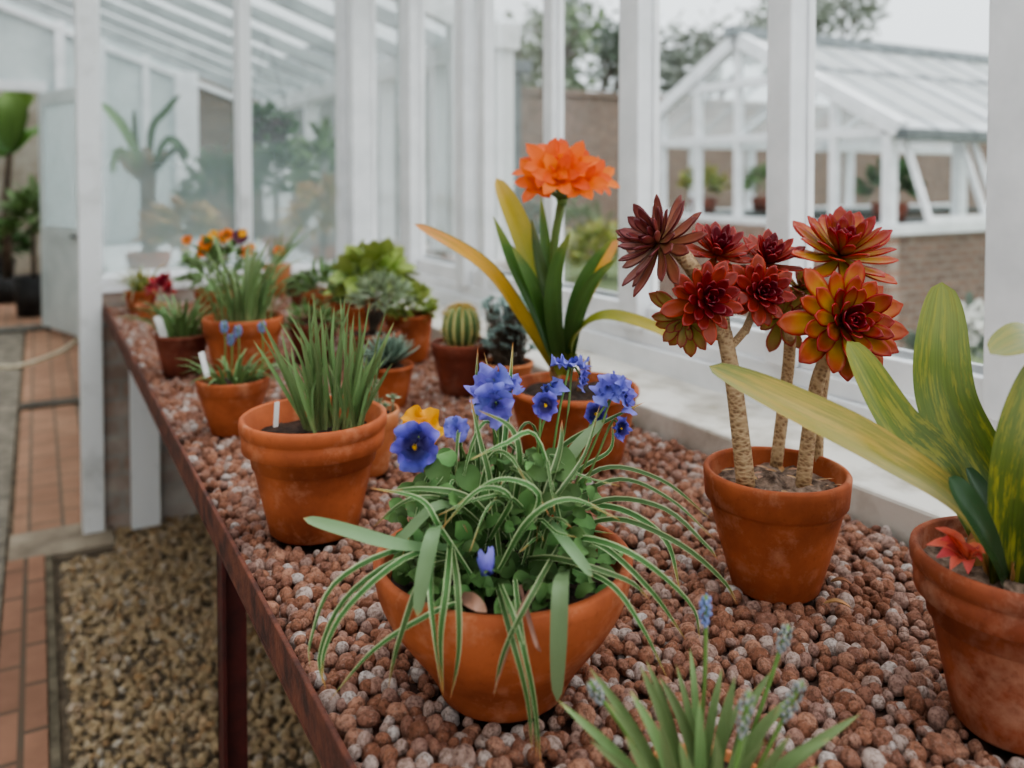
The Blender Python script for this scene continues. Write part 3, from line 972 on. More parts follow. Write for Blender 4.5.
mbs.build('foliage', G_GRASS, e)
plant_label(277, 402, -.03, P_gr, 'small white label stick in the left of the grooved pot of blades', (.06, .0), h=.035, w=.0075)

# ---- pansy bowl (centre foreground)
P_pa = potted('pansy_bowl', 503, 553, 256, .51, 'round terracotta bowl of blue pansies and variegated trailing sedge in front', style='bowl', taper=.50, soil=.84, mat=TERRA)
e, top, D, h, d0 = P_pa
lv = MB()
for i in range(520):
    x, y = U(400, 600), U(450, 592)
    c = at(x, y, d=d0 + U(-.09, .08))
    if (x - 500) ** 2 / 100 ** 2 + (y - 526) ** 2 / 70 ** 2 > 1:
        continue
    di = Vector((U(-1, 1), U(-1, 1), U(-.25, .6))).normalized()
    l = U(.012, .027)
    lv.leaf([c, c + di * l * .5 + Vector((0, 0, .003)), c + di * l], l * U(.55, .8), face=cdir(U(-.5, .5), .8, .8), prof=oval, nseg=6, nx=2, wave=.15)
for x, y, l in ((512, 520, .038), (470, 520, .032), (455, 535, .026), (535, 545, .03), (490, 500, .03), (520, 480, .03), (470, 478, .028), (560, 465, .04), (548, 500, .03), (455, 490, .028), (440, 470, .03), (500, 560, .028)):
    c = at(x, y, d=d0 - .05)
    di = cdir(U(-.8, .8), U(-.7, .2), .2)
    lv.leaf([c - di * l * .5, c + cdir(0, 0, 1) * .004, c + di * l * .5], l * .85, face=cdir(U(-.3, .3), .7, 1), prof=oval, nseg=7, nx=2, wave=.2)
for i in range(230):
    a, q = U(0, 6.283), math.sqrt(U(.25, 1)) * D * .43
    c = top + Vector((math.cos(a) * q, math.sin(a) * q, U(.002, .02)))
    di = Vector((U(-1, 1), U(-1, 1), U(-.1, .6))).normalized()
    l = U(.012, .024)
    lv.leaf([c, c + di * l * .5 + Vector((0, 0, .003)), c + di * l], l * U(.5, .8), face=cdir(U(-.5, .5), .9, .6), prof=oval, nseg=6, nx=2, wave=.15)
lv.build('pansy_leaves', G_PANSY, e)

sg = MB()
blades = [
    # px lists with depth offset from the bowl centre: trailing blades
    [(452, 560, -.06), (400, 560, -.10), (345, 600, -.11), (320, 655, -.10), (326, 690, -.08)],
    [(450, 555, -.05), (395, 552, -.11), (335, 585, -.12), (312, 640, -.11), (310, 668, -.10)],
    [(455, 558, -.05), (410, 556, -.12), (350, 605, -.13), (325, 650, -.12), (322, 684, -.11)],
    [(455, 560, -.06), (425, 575, -.13), (400, 640, -.14), (388, 690, -.12)],
    [(470, 600, -.09), (430, 615, -.13), (375, 650, -.13), (330, 700, -.10)],
    [(450, 545, -.10), (446, 590, -.15), (440, 640, -.15), (443, 697, -.12)],
    [(436, 548, -.10), (431, 585, -.15), (436, 640, -.155), (442, 692, -.13)],
    [(452, 550, -.10), (457, 590, -.15), (458, 650, -.155), (450, 700, -.13)],
    [(560, 545, -.05), (535, 590, -.15), (505, 650, -.16), (494, 697, -.14)],
    [(500, 585, -.11), (515, 625, -.16), (530, 690, -.15), (537, 760, -.13)],
    [(515, 580, -.11), (522, 640, -.16), (534, 700, -.15), (541, 765, -.13)],
    [(498, 590, -.11), (512, 640, -.16), (527, 700, -.155), (532, 752, -.14)],
    [(565, 565, -.05), (610, 585, -.10), (640, 625, -.11), (668, 680, -.09)],
    [(555, 545, -.04), (590, 540, -.08), (640, 560, -.10), (690, 605, -.07), (700, 640, -.05)],
    [(570, 530, .0), (620, 520, -.02), (680, 545, -.04), (722, 580, -.04), (738, 605, -.03)],
    [(560, 520, .0), (610, 500, .0), (665, 510, -.02), (705, 545, -.03), (718, 560, -.03)],
    [(560, 540, -.02), (600, 545, -.06), (650, 590, -.08), (686, 640, -.06)],
    [(565, 500, .02), (620, 480, .02), (670, 500, .0), (715, 540, -.02)],
    [(560, 505, .02), (620, 510, 0), (665, 540, -.02), (680, 590, -.03)],
    [(520, 500, 0), (560, 450, .0), (600, 425, .0), (645, 402, .02)],
    [(540, 510, 0), (580, 470, .01), (610, 450, .02), (612, 420, .03)],
    [(520, 560, -.05), (560, 560, -.10), (625, 580, -.11), (650, 600, -.10)],
    [(500, 520, -.03), (504, 450, -.02), (509, 400, 0), (513, 342, .02)],
    [(480, 530, -.03), (478, 460, -.02), (476, 400, 0), (478, 346, .01)],
    [(490, 520, -.02), (500, 460, -.01), (498, 410, 0), (484, 352, .01)],
    [(510, 530, -.05), (520, 470, -.07), (512, 430, -.07), (478, 410, -.06)],
    [(505, 540, -.04), (470, 500, -.08), (425, 490, -.09), (383, 492, -.08)],
    [(500, 545, -.04), (455, 505, -.08), (410, 500, -.10), (370, 530, -.09)],
    [(490, 540, -.06), (510, 500, -.10), (480, 490, -.11), (440, 530, -.11)],
    [(505, 560, -.08), (540, 500, -.11), (500, 480, -.11), (450, 510, -.10)],
    [(520, 555, -.06), (555, 500, -.08), (585, 455, -.06), (600, 405, -.03)],
    [(530, 560, -.06), (545, 500, -.08), (560, 450, -.06), (562, 420, -.04)],
    [(500, 570, -.09), (530, 520, -.12), (570, 500, -.12), (620, 520, -.1)],
    [(470, 575, -.08), (440, 530, -.11), (420, 500, -.11), (370, 488, -.09)],
    [(500, 555, -.06), (490, 480, -.07), (480, 440, -.06), (470, 395, -.04)],
    [(545, 520, 0), (600, 470, .03), (660, 480, .03), (712, 520, .02)],
]
for b in blades:
    pts = [at(x, y, d=d0 + q) for x, y, q in b]
    sg.leaf(pts, U(.0045, .0068), face=cdir(U(-.4, .4), .8, .7), fold=.35, nseg=18, nx=3)
for i in range(50):
    x0, y0 = U(450, 565), U(515, 570)
    sx = U(-1, 1)
    top_ = U(25, 95)
    far = U(30, 95) * sx
    q0 = U(-.07, .06)
    pts = [at(x0, y0, d=d0 + q0), at(x0 + far * .35, y0 - top_, d=d0 + q0 - .02), at(x0 + far * .8, y0 - top_ * U(.7, 1.1), d=d0 + q0 - .04), at(x0 + far * 1.3, y0 - top_ * U(-.1, .8), d=d0 + q0 - .05)]
    sg.leaf(pts, U(.003, .005), face=cdir(U(-.4, .4), .8, .7), fold=.35, nseg=14, nx=3)
sg.build('sedge_blades', G_SEDGE, e)
for b, w in (([(450, 548, -.08), (400, 545, -.12), (345, 530, -.12), (303, 518, -.10)], .0115),
             ([(566, 570, -.08), (561, 585, -.155), (559, 640, -.16), (557, 702, -.14)], .0145),
             ([(440, 522, -.09), (433, 535, -.14), (424, 575, -.15), (417, 617, -.145)], .014),
             ([(530, 540, -.04), (552, 490, -.03), (575, 450, -.02), (606, 418, .0)], .013),
             ([(480, 520, -.05), (440, 505, -.10), (400, 540, -.11), (385, 545, -.10)], .010),
             ([(540, 515, -.05), (556, 530, -.09), (576, 555, -.11), (593, 577, -.11)], .010)):
    MB().leaf([at(x, y, d=d0 + q) for x, y, q in b], w, face=cdir(-.2, .75, .8), prof=strap, fold=.12, nseg=16, nx=2).build('strap_leaf', G_BROAD, e)
# dead leaf and dry blades over the rim
dl = MB()
dl.leaf([at(462, 596, d=d0 - .13), at(474, 602, d=d0 - .15), at(487, 612, d=d0 - .15)], .012, face=cdir(0, .5, 1), prof=oval, wave=.3)
for b in ([(520, 585, -.1), (535, 640, -.155), (541, 652, -.15)], [(530, 590, -.1), (517, 620, -.155), (493, 695, -.15)]):
    dl.leaf([at(x, y, d=d0 + q) for x, y, q in b], .004, face=cdir(0, .3, 1))
dl.build('dry_leaf', m_leaf('withered_leaf', [(0.0, srgb(132, 96, 84)), (1.0, srgb(168, 130, 108))], var=.3), e)


def pansy_at(x, y, q, rpx, face, mat, base, label=None, ruff=.14, close=0.0, up=(0, 0, 1)):
    d_ = d0 + q
    c = at(x, y, d=d_)
    f = cdir(*face)
    o = pansy(e, c, f, rpx * d_ / F, mat, up=up, ruff=ruff, close=close, label=label)
    ORG[o.name] = ORG[e.name]
    b = at(base[0], base[1], d=d0 - .01)
    s = MB().tube(smooth_path([b, b.lerp(c, .55) + Vector((0, 0, .012)), c - f * .012 + Vector((0, 0, .003)), c - f * .002], 10), .0013, 6)
    bush = s
    for i in range(5):
        an = i * 2 * PI / 5
        a_ = f.orthogonal().normalized(); b_ = f.cross(a_)
        rd = a_ * math.cos(an) + b_ * math.sin(an)
        s.leaf([c - f * .004, c - f * .003 + rd * .005, c + rd * .010 - f * .001], .004, face=f, prof=lance, nseg=4, nx=1)
    k = s.build('stalk', STEM_G, o)
    return o


pansy_at(421, 429, .0, 23, (.2, .45, .8), PET_Y, (470, 540), 'yellow pansy flower', ruff=.36)
pansy_at(416, 446, -.045, 25, (-.15, .1, 1), PET_B, (468, 545), 'blue pansy with dark face and yellow eye', ruff=.26)
pansy_at(456, 429, -.03, 14, (.3, .5, .8), PET_B2, (480, 530), ruff=.25)
pansy_at(489, 386, -.01, 23, (-.5, .55, .6), PET_B2, (500, 520), ruff=.3)
pansy_at(495, 404, -.03, 22, (-.35, -.1, 1), PET_B2, (500, 520), ruff=.3)
pansy_at(510, 383, .0, 14, (.5, .6, .5), PET_B2, (502, 520), ruff=.3)
pansy_at(547, 391, .0, 20, (-.8, .35, .3), PET_B2, (530, 520), ruff=.22, close=.5)
pansy_at(545, 405, -.02, 14, (.2, .0, 1), PET_B, (530, 525), ruff=.2)
pansy_at(569, 364, .01, 20, (.1, .9, -.25), PET_B2, (545, 510), ruff=.25)
pansy_at(583, 377, .02, 13, (.8, -.3, .3), PET_B2, (545, 510), ruff=.25)
pansy_at(610, 389, .0, 19, (-.5, .5, .5), PET_B2, (560, 515), ruff=.25)
pansy_at(625, 396, .0, 18, (.75, .1, .4), PET_B2, (562, 515), ruff=.25)
pansy_at(596, 414, .02, 12, (-.2, .3, 1), PET_B, (560, 520), ruff=.2)
pansy_at(621, 428, .0, 12, (.6, -.1, .7), PET_B, (565, 525), ruff=.22)
pansy_at(488, 574, -.13, 17, (.15, -.9, .35), PET_B2, (500, 580), 'wilting blue pansy hanging at the rim', ruff=.2, close=1.3)

# ---- aeonium (right of centre)
P_ae = potted('potted_aeonium', 776, 468, 150, .81, 'terracotta pot of three-stemmed aeonium with dark red and orange rosettes', style='standard', taper=.60, soil=.84, mat=TERRA, smat=GRIT)
e, top, D, h, d0 = P_ae
mpp = d0 / F


def stem(pts, r0, r1, nm='stem'):
    pp = smooth_path([at(x, y, d=d0 + q) for x, y, q in pts], 14)
    nn = len(pp)
    MB().tube(pp, [r0 + (r1 - r0) * i / (nn - 1) for i in range(nn)], 12).build(nm, STEM_A, e)


stem([(746, 486, -.02), (741, 440, -.02), (734, 385, -.02), (724, 332, -.02)], .0115, .0095)
stem([(803, 488, -.01), (808, 440, -.01), (818, 380, -.02), (836, 335, -.02)], .0095, .008)
stem([(776, 466, .04), (783, 410, .04), (789, 360, .04), (790, 325, .04)], .008, .0075)
stem([(818, 475, .05), (820, 420, .05), (826, 370, .05), (838, 275, .04)], .006, .006, 'stem')
stem([(727, 345, -.02), (715, 310, -.01), (700, 280, -.01), (680, 252, -.01), (668, 246, -.01)], .009, .0105, 'branch')
stem([(727, 345, -.02), (722, 300, .02), (718, 262, .02)], .007, .006, 'branch')
stem([(728, 350, -.02), (745, 330, -.02), (752, 315, -.01), (760, 300, -.02)], .005, .005, 'branch')
stem([(745, 332, -.01), (758, 300, .02), (768, 280, .03)], .005, .005, 'branch')
stem([(724, 340, -.02), (712, 318, -.03), (705, 305, -.03)], .007, .006, 'branch')


def ros(x, y, q, rpx, face, n, mat, **kw):
    mb = MB()
    rosette(mb, at(x, y, d=d0 + q), cdir(*face), rpx * mpp, n, **kw)
    mb.build('rosette', mat, e, solid=.0016)


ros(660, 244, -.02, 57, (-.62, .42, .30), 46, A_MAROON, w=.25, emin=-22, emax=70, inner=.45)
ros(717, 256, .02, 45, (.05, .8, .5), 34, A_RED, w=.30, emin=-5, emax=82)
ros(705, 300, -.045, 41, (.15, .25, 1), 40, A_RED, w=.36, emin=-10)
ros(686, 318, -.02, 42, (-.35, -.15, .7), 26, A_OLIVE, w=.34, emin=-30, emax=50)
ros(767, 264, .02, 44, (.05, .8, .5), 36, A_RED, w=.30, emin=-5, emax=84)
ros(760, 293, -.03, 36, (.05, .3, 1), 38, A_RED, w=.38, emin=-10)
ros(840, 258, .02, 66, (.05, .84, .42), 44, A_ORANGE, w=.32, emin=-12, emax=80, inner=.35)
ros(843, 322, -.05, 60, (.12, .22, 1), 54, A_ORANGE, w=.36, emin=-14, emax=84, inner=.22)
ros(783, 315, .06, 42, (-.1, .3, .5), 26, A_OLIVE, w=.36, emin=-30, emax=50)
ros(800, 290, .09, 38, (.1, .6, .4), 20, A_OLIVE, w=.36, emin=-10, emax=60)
for i in range(22):
    c = top + Vector((U(-.065, .065), U(-.065, .065), U(.004, .009)))
    di = Vector((U(-1, 1), U(-1, 1), U(-.1, .3)))
    MB().leaf([c, c + di * .008, c + di * .016], U(.004, .008), prof=oval, nseg=4, nx=1).build('dead_leaf', G_DRY, e)

# ---- clivia with the orange flower head
P_cl = potted('potted_clivia', 573, 385, 132, .55, 'terracotta pot of clivia with orange flower head and yellowing strap leaves', style='plain', taper=.74, soil=.86, mat=TERRA)
e, top, D, h, d0 = P_cl
for b, w, m, fc in (
    ([(556, 372, .0), (522, 318, .0), (482, 266, -.03), (414, 224, -.06)], .036, C_YELLOW, (.3, .75, .7)),
    ([(558, 372, .02), (543, 310, .03), (522, 240, .04), (496, 178, .05)], .050, C_LIME, (.5, .2, 1)),
    ([(560, 374, .0), (535, 308, .0), (512, 262, -.01), (493, 216, -.02)], .036, C_GREEN, (.4, .3, 1)),
    ([(560, 374, -.01), (546, 320, -.02), (530, 280, -.03), (512, 246, -.03)], .034, C_GREEN, (.3, .3, 1)),
    ([(560, 372, .03), (550, 290, .05), (545, 240, .06), (541, 196, .07)], .026, C_GREEN, (.0, .2, 1)),
    ([(562, 374, -.01), (551, 310, -.02), (538, 262, -.02), (531, 218, -.01)], .034, C_GREEN, (.6, .2, .9)),
    ([(563, 375, -.02), (555, 318, -.05), (557, 270, -.06), (570, 232, -.07)], .038, C_GREEN, (-.4, .4, 1)),
    ([(566, 374, -.01), (575, 315, -.02), (590, 272, -.03), (615, 236, -.04)], .036, C_GREEN, (-.6, .4, .8)),
    ([(567, 374, -.02), (576, 325, -.05), (592, 286, -.07), (617, 258, -.09)], .034, C_GREEN, (-.3, .6, .8)),
    ([(568, 372, .03), (578, 318, .05), (596, 276, .06), (618, 240, .07)], .038, C_YELLOW, (-.6, .3, .8)),
    ([(567, 374, -.02), (578, 335, -.06), (605, 318, -.10), (650, 328, -.13), (694, 350, -.15)], .032, C_LIME, (.0, .9, .5)),
):
    MB().leaf([at(x, y, d=d0 + q) for x, y, q in b], w, face=cdir(*fc), prof=taper if m is C_GREEN else strap, fold=.22, nseg=36, nx=3).build('leaf', m, e)
MB().tube(smooth_path([at(561, 372, d=d0), at(556, 300, d=d0 + .01), at(554, 250, d=d0), at(561, 204, d=d0 - .01)], 10), [.0075] * 11, 10).build('flower_stalk', STEM_G, e)
bc = MB()
for i in range(10):
    a = U(0, 6.28)
    c = top + Vector((math.cos(a) * .02, math.sin(a) * .02, -.004)) + (at(563, 372, d=d0) - top) * .3
    bc.leaf([c, c + Vector((math.cos(a) * .008, math.sin(a) * .008, .03)), c + Vector((math.cos(a) * .014, math.sin(a) * .014, U(.04, .07)))], .024, face=(math.cos(a), math.sin(a), .3), prof=oval, fold=.3)
bc.build('dry_leaf_base', G_DRY, e)
hub = at(562, 202, d=d0 - .01)
fh = MB()
fh.tube([hub - Vector((0, 0, .006)), hub + Vector((0, 0, .006))], [.008, .011], 10)
tr = []
for x, y, q, L in ((533, 178, -.03, .056), (545, 160, -.05, .058), (562, 156, .02, .058), (571, 158, -.05, .056), (592, 172, -.02, .056), (582, 178, -.06, .056), (556, 172, -.08, .054), (536, 168, .03, .052), (598, 178, .03, .05), (566, 170, -.07, .054)):
    tipc = at(x, y + 4, d=d0 - .01 + q)
    ax = (tipc - hub)
    ln = ax.length
    ax.normalize()
    ax2 = (ax * .8 + Vector((0, 0, .22)) + cdir(0, 0, .35)).normalized()
    b = hub + ax * max(.010, ln - L * .55)
    fh.tube(smooth_path([hub, hub.lerp(b, .5) + Vector((0, 0, .003)), b], 4), [.0025, .0025, .003, .003, .0045], 6)
    tr.append((b, ax2, L))
fhead = fh.build('flower_head', STEM_G, e)
for b, ax2, L in tr:
    mb = MB()
    trumpet(mb, b, ax2, L * 1.0, .90, .46)
    ORG[fhead.name] = ORG[e.name]
    mb.build('blossom', PET_O, fhead)

# ---- big clivia at the right edge
P_rc = potted('large_clivia_pot', 1019, 553, 232, .85, 'large weathered terracotta pot of broad mottled green clivia leaves, cut by right edge', style='grooved', taper=.58, soil=.88, mat=TERRA_W, smat=GRIT)
e, top, D, h, d0 = P_rc
for b, w, m, fc in (
    ([(1002, 585, .0), (960, 508, -.02), (880, 452, -.05), (795, 408, -.03), (709, 366, .02)], .044, C_AGEDY, (.25, .75, .75)),
    ([(1003, 585, .02), (950, 480, .03), (895, 425, .03), (847, 341, .05)], .054, C_AGED, (.45, .35, .9)),
    ([(1006, 585, .04), (988, 490, .06), (942, 395, .07), (942, 282, .10)], .062, C_AGED, (-.05, .15, 1)),
    ([(1004, 582, -.03), (990, 545, -.05), (970, 508, -.06), (949, 477, -.06)], .026, C_YOUNG, (-.1, .7, .7)),
    ([(1004, 580, .03), (1000, 530, .03), (985, 500, .02), (966, 468, .02)], .024, C_YOUNG, (.3, .4, .8)),
    ([(1006, 588, -.02), (1012, 500, -.05), (1024, 430, -.06), (1050, 350, -.05)], .044, C_AGED, (-.3, .2, 1)),
    ([(1012, 585, .02), (1050, 430, .05), (1065, 370, .02), (1035, 340, -.05), (990, 354, -.09)], .040, C_AGED, (.0, .9, .6)),
    ([(1012, 588, .0), (1060, 480, -.02), (1110, 420, -.04)], .05, C_AGED, (-.3, .5, .8)),
):
    MB().leaf([at(x, y, d=d0 + q) for x, y, q in b], w, face=cdir(*fc), prof=strap, fold=.14, nseg=44, nx=3).build('leaf', m, e)
nb = MB()
for i in range(9):
    a = i * .7
    c = at(1005, 590, d=d0)
    c = Vector((c.x, c.y, top.z - .004)) + Vector((math.cos(a) * .016, math.sin(a) * .016, 0))
    nb.leaf([c, c + Vector((math.cos(a) * .008, math.sin(a) * .008, .02)), c + Vector((math.cos(a) * .010, math.sin(a) * .010, .038))], .026, face=(math.cos(a), math.sin(a), .3), prof=oval, fold=.3)
nb.build('leaf_base', G_DRY, e)
c0 = at(960, 556, d=d0 - .03)
fl = MB()
for tip in ((935, 528), (926, 545), (944, 531), (953, 536), (978, 550), (982, 562), (968, 574), (950, 570), (936, 558), (986, 554), (940, 540)):
    t_ = at(tip[0], tip[1], d=d0 - .05)
    b = at(966, 560, d=d0 - .03)
    fl.leaf([b, b.lerp(t_, .5) + Vector((0, 0, .006)), t_], .013, face=cdir(U(-.3, .3), .8, .6), prof=lance, fold=.3, nseg=8)
tag(fl.build('fallen_flower', PET_R, None), 'wilted red flower lying on the soil of the large right pot', 'flower')

# ---- grape hyacinth clump at the bottom edge
P_mu = potted('grape_hyacinth_pot', 706, 790, 150, .35, 'low terracotta pot of grape hyacinth with fading blue spikes at the bottom edge', style='plain', taper=.75, soil=.86, mat=TERRA_P)
e, top, D, h, d0 = P_mu
mm = MB()
for tip, bx, q, w in (((558, 700), 670, -.02, .0085), ((590, 668), 668, .0, .009), ((607, 702), 672, -.03, .009), ((640, 665), 690, .0, .009), ((646, 660), 690, .03, .008), ((659, 676), 695, .02, .009), ((676, 664), 700, .03, .0075), ((735, 676), 705, .0, .010), ((722, 668), 700, .02, .008), ((860, 714), 730, -.02, .0095), ((800, 690), 720, .02, .009), ((770, 672), 718, .03, .008), ((765, 740), 722, -.05, .008), ((830, 738), 735, -.03, .009), ((690, 648), 696, .05, .007), ((625, 735), 676, -.06, .009), ((590, 740), 672, -.05, .008), ((820, 765), 732, -.06, .008), ((740, 700), 712, .02, .009), ((630, 690), 684, -.04, .0095), ((700, 700), 705, -.05, .009), ((660, 720), 694, -.07, .010), ((780, 705), 722, -.02, .010), ((750, 720), 716, -.05, .009), ((715, 735), 708, -.08, .010), ((680, 740), 700, -.08, .010), ((790, 735), 728, -.06, .009)):
    b = at(bx + U(-10, 10), 790, d=d0 + q * .6); b.z = top.z - .008
    t_ = at(tip[0], tip[1], d=d0 + q)
    mm.leaf([b, b.lerp(t_, .5) + Vector((0, 0, U(.004, .016))), t_], w, face=cdir(U(-.5, .5), .7, .8), fold=.3, nseg=12, nx=2)
mm.build('foliage', G_GRASS, e)


def spike(e, bpt, tip, r, ln, mat, n=26, stem_m=STEM_G):
    mb = MB()
    ax = (tip - bpt).normalized()
    for i in range(n):
        q = (i + U(-.4, .4)) / n
        a = i * 2.4 + U(-.3, .3)
        rad = (ax.orthogonal().normalized() * math.cos(a) + ax.cross(ax.orthogonal().normalized()) * math.sin(a))
        c = tip - ax * ln * q + rad * r * (.35 + .65 * math.sin(PI * min(1, q * .9 + .1)))
        g = r * U(.36, .5)
        mb.tube([c - ax * g * -.8, c, c - ax * g * .9, c - ax * g * 1.3], [g * .35, g * .75, g * .7, g * .4], 6)
    o = mb.build('flower_spike', mat, e)
    ORG[o.name] = ORG[e.name]
    MB().tube(smooth_path([bpt, bpt.lerp(tip, .5) + Vector((.003, 0, .004)), tip], 8), .0016, 6).build('stalk', stem_m, o)


for x, y, q, bx, m, ln in ((706, 600, .02, 697, MUSC, .022), (788, 630, .02, 735, MUSC_F, .02), (590, 686, -.02, 668, MUSC_F, .016), (802, 686, -.03, 728, MUSC_F, .03), (749, 696, -.06, 715, MUSC_F, .03)):
    b = at(bx, 790, d=d0 + q); b.z = top.z - .006
    spike(e, b, at(x, y - 4, d=d0 + q), .0044, ln, m)

# ------------------------------------------------------------------ the pots further back
# muscari, orange pot
P = potted('grape_hyacinth_pot', 233, 377, 74, .75, 'bright orange terracotta pot with small blue grape hyacinths and white label', style='standard', taper=.62, mat=TERRA)
e, top, D, h, d0 = P
tuft(e, 'foliage', top, 46, (.05, .09), (.006, .009), (.2, .95), G_MID, rad=.05, droop=.25)
for x, y in ((224, 322), (238, 326), (231, 334), (262, 322)):
    b = at(x + U(-4, 8), 372, d=d0); b.z = top.z
    spike(e, b, at(x, y, d=d0), .007, .02, MUSC, 18)
plant_label(201, 352, -.05, P, 'white label stick in the bright orange pot of blue flowers', (-.22, .05), h=.05)

P = potted('spiky_leaf_pot', 182, 333, 56, .76, 'dark brown pot of spiky green foliage with broad white label', style='plain', taper=.68, mat=TERRA_D)
e, top, D, h, d0 = P
tuft(e, 'foliage', top, 70, (.07, .14), (.007, .011), (.1, .7), G_MID, rad=.05, droop=.2)
plant_label(157, 316, -.06, P, 'broad white label leaning in the dark brown pot of spiky foliage', (-.3, 0), h=.08, w=.02)

P = potted('daffodil_leaf_pot', 243, 316, 82, .80, 'wide terracotta pot of tall daffodil-like green leaves, behind the orange pot', style='standard', taper=.66, mat=TERRA)
e, top, D, h, d0 = P
tuft(e, 'foliage', top, 85, (.10, .25), (.006, .010), (.0, .45), G_GRASS, rad=.07, droop=.25)

P = potted('orange_pansy_pot', 222, 288, 56, .8, 'pot of orange and purple pansies standing behind the tall daffodil leaves', style='standard', taper=.66, mat=TERRA)
e, top, D, h, d0 = P
mb = MB()
bush_mb(mb, top + Vector((0, 0, .06)), .12, .12, 150, (.03, .05), (.018, .028))
tuft(e, 'stems', top, 26, (.12, .21), (.004, .006), (.0, .5), G_MID, rad=.05)
mb.build('foliage', G_MID, e)
for x, y, r, m in ((187, 240, 6, PET_OP), (206, 243, 9, PET_OP), (203, 252, 7, PET_OP), (226, 236, 9, PET_OP), (240, 237, 9, PET_P), (248, 251, 9, PET_OP), (213, 235, 6, PET_Y), (279, 251, 6, PET_OP), (243, 233, 5, PET_Y)):
    pansy(e, at(x, y, d=d0 - .05), cdir(U(-.4, .4), .5, 1), r * (d0 - .05) / F * .92, m, ruff=.2)

P = potted('yellow_grass_pot', 141, 290, 34, .7, 'small pot of yellow-green grass at the far end by partition', style='plain', taper=.72, mat=TERRA)
e, top, D, h, d0 = P
tuft(e, 'foliage', top, 80, (.07, .13), (.005, .008), (.0, .9), G_OLIVE, rad=.035, droop=.2)
tuft(e, 'outer_blades', top, 26, (.10, .19), (.005, .007), (.5, 1.2), G_GREY, rad=.035, droop=.3)

P = potted('crimson_rosette_pot', 151, 304, 32, .5, 'low pale pot of crimson leaves in front of the yellow-green grass', style='plain', taper=.72, mat=TERRA_P)
e, top, D, h, d0 = P
mb = MB()
for x, y, r in ((160, 284, 13), (152, 290, 9), (168, 290, 9), (165, 279, 9)):
    rosette(mb, at(x, y, d=d0 - .02), cdir(U(-.3, .3), .6, .8), r * d0 / F, 16, w=.4)
mb.tube([top, at(157, 292, d=d0)], .005, 6)
mb.build('foliage', RED_LEAF, e)

P = potted('spear_leaf_pot', 277, 264, 30, 1.05, 'narrow orange pot of thin spear leaves beside the far partition', style='plain', taper=.75, mat=TERRA_P)
e, top, D, h, d0 = P
mb = MB()
for tip, w in (((303, 224), .016), ((294, 236), .014), ((283, 228), .012), ((300, 240), .012), ((275, 236), .012), ((290, 250), .012), ((310, 232), .01), ((268, 246), .012)):
    t_ = at(tip[0], tip[1], d=d0 + U(-.05, .03))
    mb.leaf([top, top.lerp(t_, .5) + Vector((0, 0, .01)), t_], w, face=cdir(U(-.3, .3), .3, 1), fold=.2)
mb.build('foliage', G_MID, e)
plant_label(266, 244, -.04, P, 'white label stick standing by the narrow orange pot of spear leaves', (.02, 0), h=.07, w=.012)

P = potted('leafy_rosette_pot', 325, 291, 48, .7, 'pot of green feathery rosettes by the far partition sill', style='standard', taper=.7, mat=TERRA)
e, top, D, h, d0 = P
mb = MB(); bush_mb(mb, top + Vector((0, 0, .012)), .10, .075, 170, (.04, .065), (.009, .016), prof=lance)
mb.build('foliage', G_MID, e)

P = potted('small_brown_pot', 301, 285, 26, .8, 'small brown pot with low foliage half hidden behind the feathery rosettes', style='plain', taper=.72, mat=TERRA_D)
e, top, D, h, d0 = P
mb = MB(); bush_mb(mb, top + Vector((0, 0, .006)), .05, .035, 60, (.025, .04), (.012, .02))
mb.build('foliage', G_DARK, e)

P = potted('low_sedum_pot', 313, 321, 50, .85, 'red-brown pot of low spiky green sedum behind the grooved pot of blades', style='standard', taper=.66, mat=TERRA_D)
e, top, D, h, d0 = P
mb = MB(); bush_mb(mb, top + Vector((0, 0, .004)), .07, .05, 190, (.02, .04), (.005, .009), prof=lance)
mb.build('foliage', G_MID, e)

P = potted('primula_pot', 362, 301, 54, .8, 'pot of yellow-green broad leaved plant near the corner post', style='standard', taper=.66, mat=TERRA)
e, top, D, h, d0 = P
mb = MB(); bush_mb(mb, top + Vector((0, 0, .07)) + cdir(.3, 0, 0) * .03, .095, .095, 95, (.05, .08), (.035, .055))
mb.build('foliage', G_LIME, e)
mb = MB(); bush_mb(mb, top + Vector((0, 0, .03)), .085, .06, 40, (.04, .07), (.02, .035))
mb.build('lower_leaves', G_MID, e)
plant_label(357, 282, -.07, P, 'white label stick in the pot of yellow-green broad leaves', (.02, 0), h=.05, w=.014)

P = potted('lavender_pot', 371, 331, 62, .62, 'low pot of bushy grey-green lavender on a woody stem', style='plain', taper=.72, mat=TERRA_W)
e, top, D, h, d0 = P
cc = at(382, 298, d=d0)
mb = MB(); bush_mb(mb, cc, .075, .06, 420, (.02, .034), (.0035, .006), prof=lance)
mb.build('foliage', G_GREY, e)
mb = MB()
for i in range(12):
    q = cc + Vector((U(-.045, .045), U(-.045, .045), U(-.02, .03)))
    mb.tube(smooth_path([top, top.lerp(q, .5) + Vector((U(-.008, .008), U(-.008, .008), 0)), q], 5), [.005, .004, .0035, .003, .002, .0015], 6)
mb.build('stem', BARK, e)

P = potted('mint_leaf_pot', 409, 313, 50, .92, 'tall pale orange pot of soft light green leaves under the corner window', style='plain', taper=.74, mat=TERRA)
e, top, D, h, d0 = P
mb = MB(); bush_mb(mb, top + Vector((0, 0, .018)), .072, .065, 130, (.025, .045), (.012, .024))
mb.build('foliage', G_LIME, e)
mb = MB(); bush_mb(mb, top + Vector((0, 0, .045)) + cdir(-.4, 0, 0) * .03, .05, .04, 40, (.02, .03), (.014, .022))
mb.build('pale_leaves', G_GREY, e)

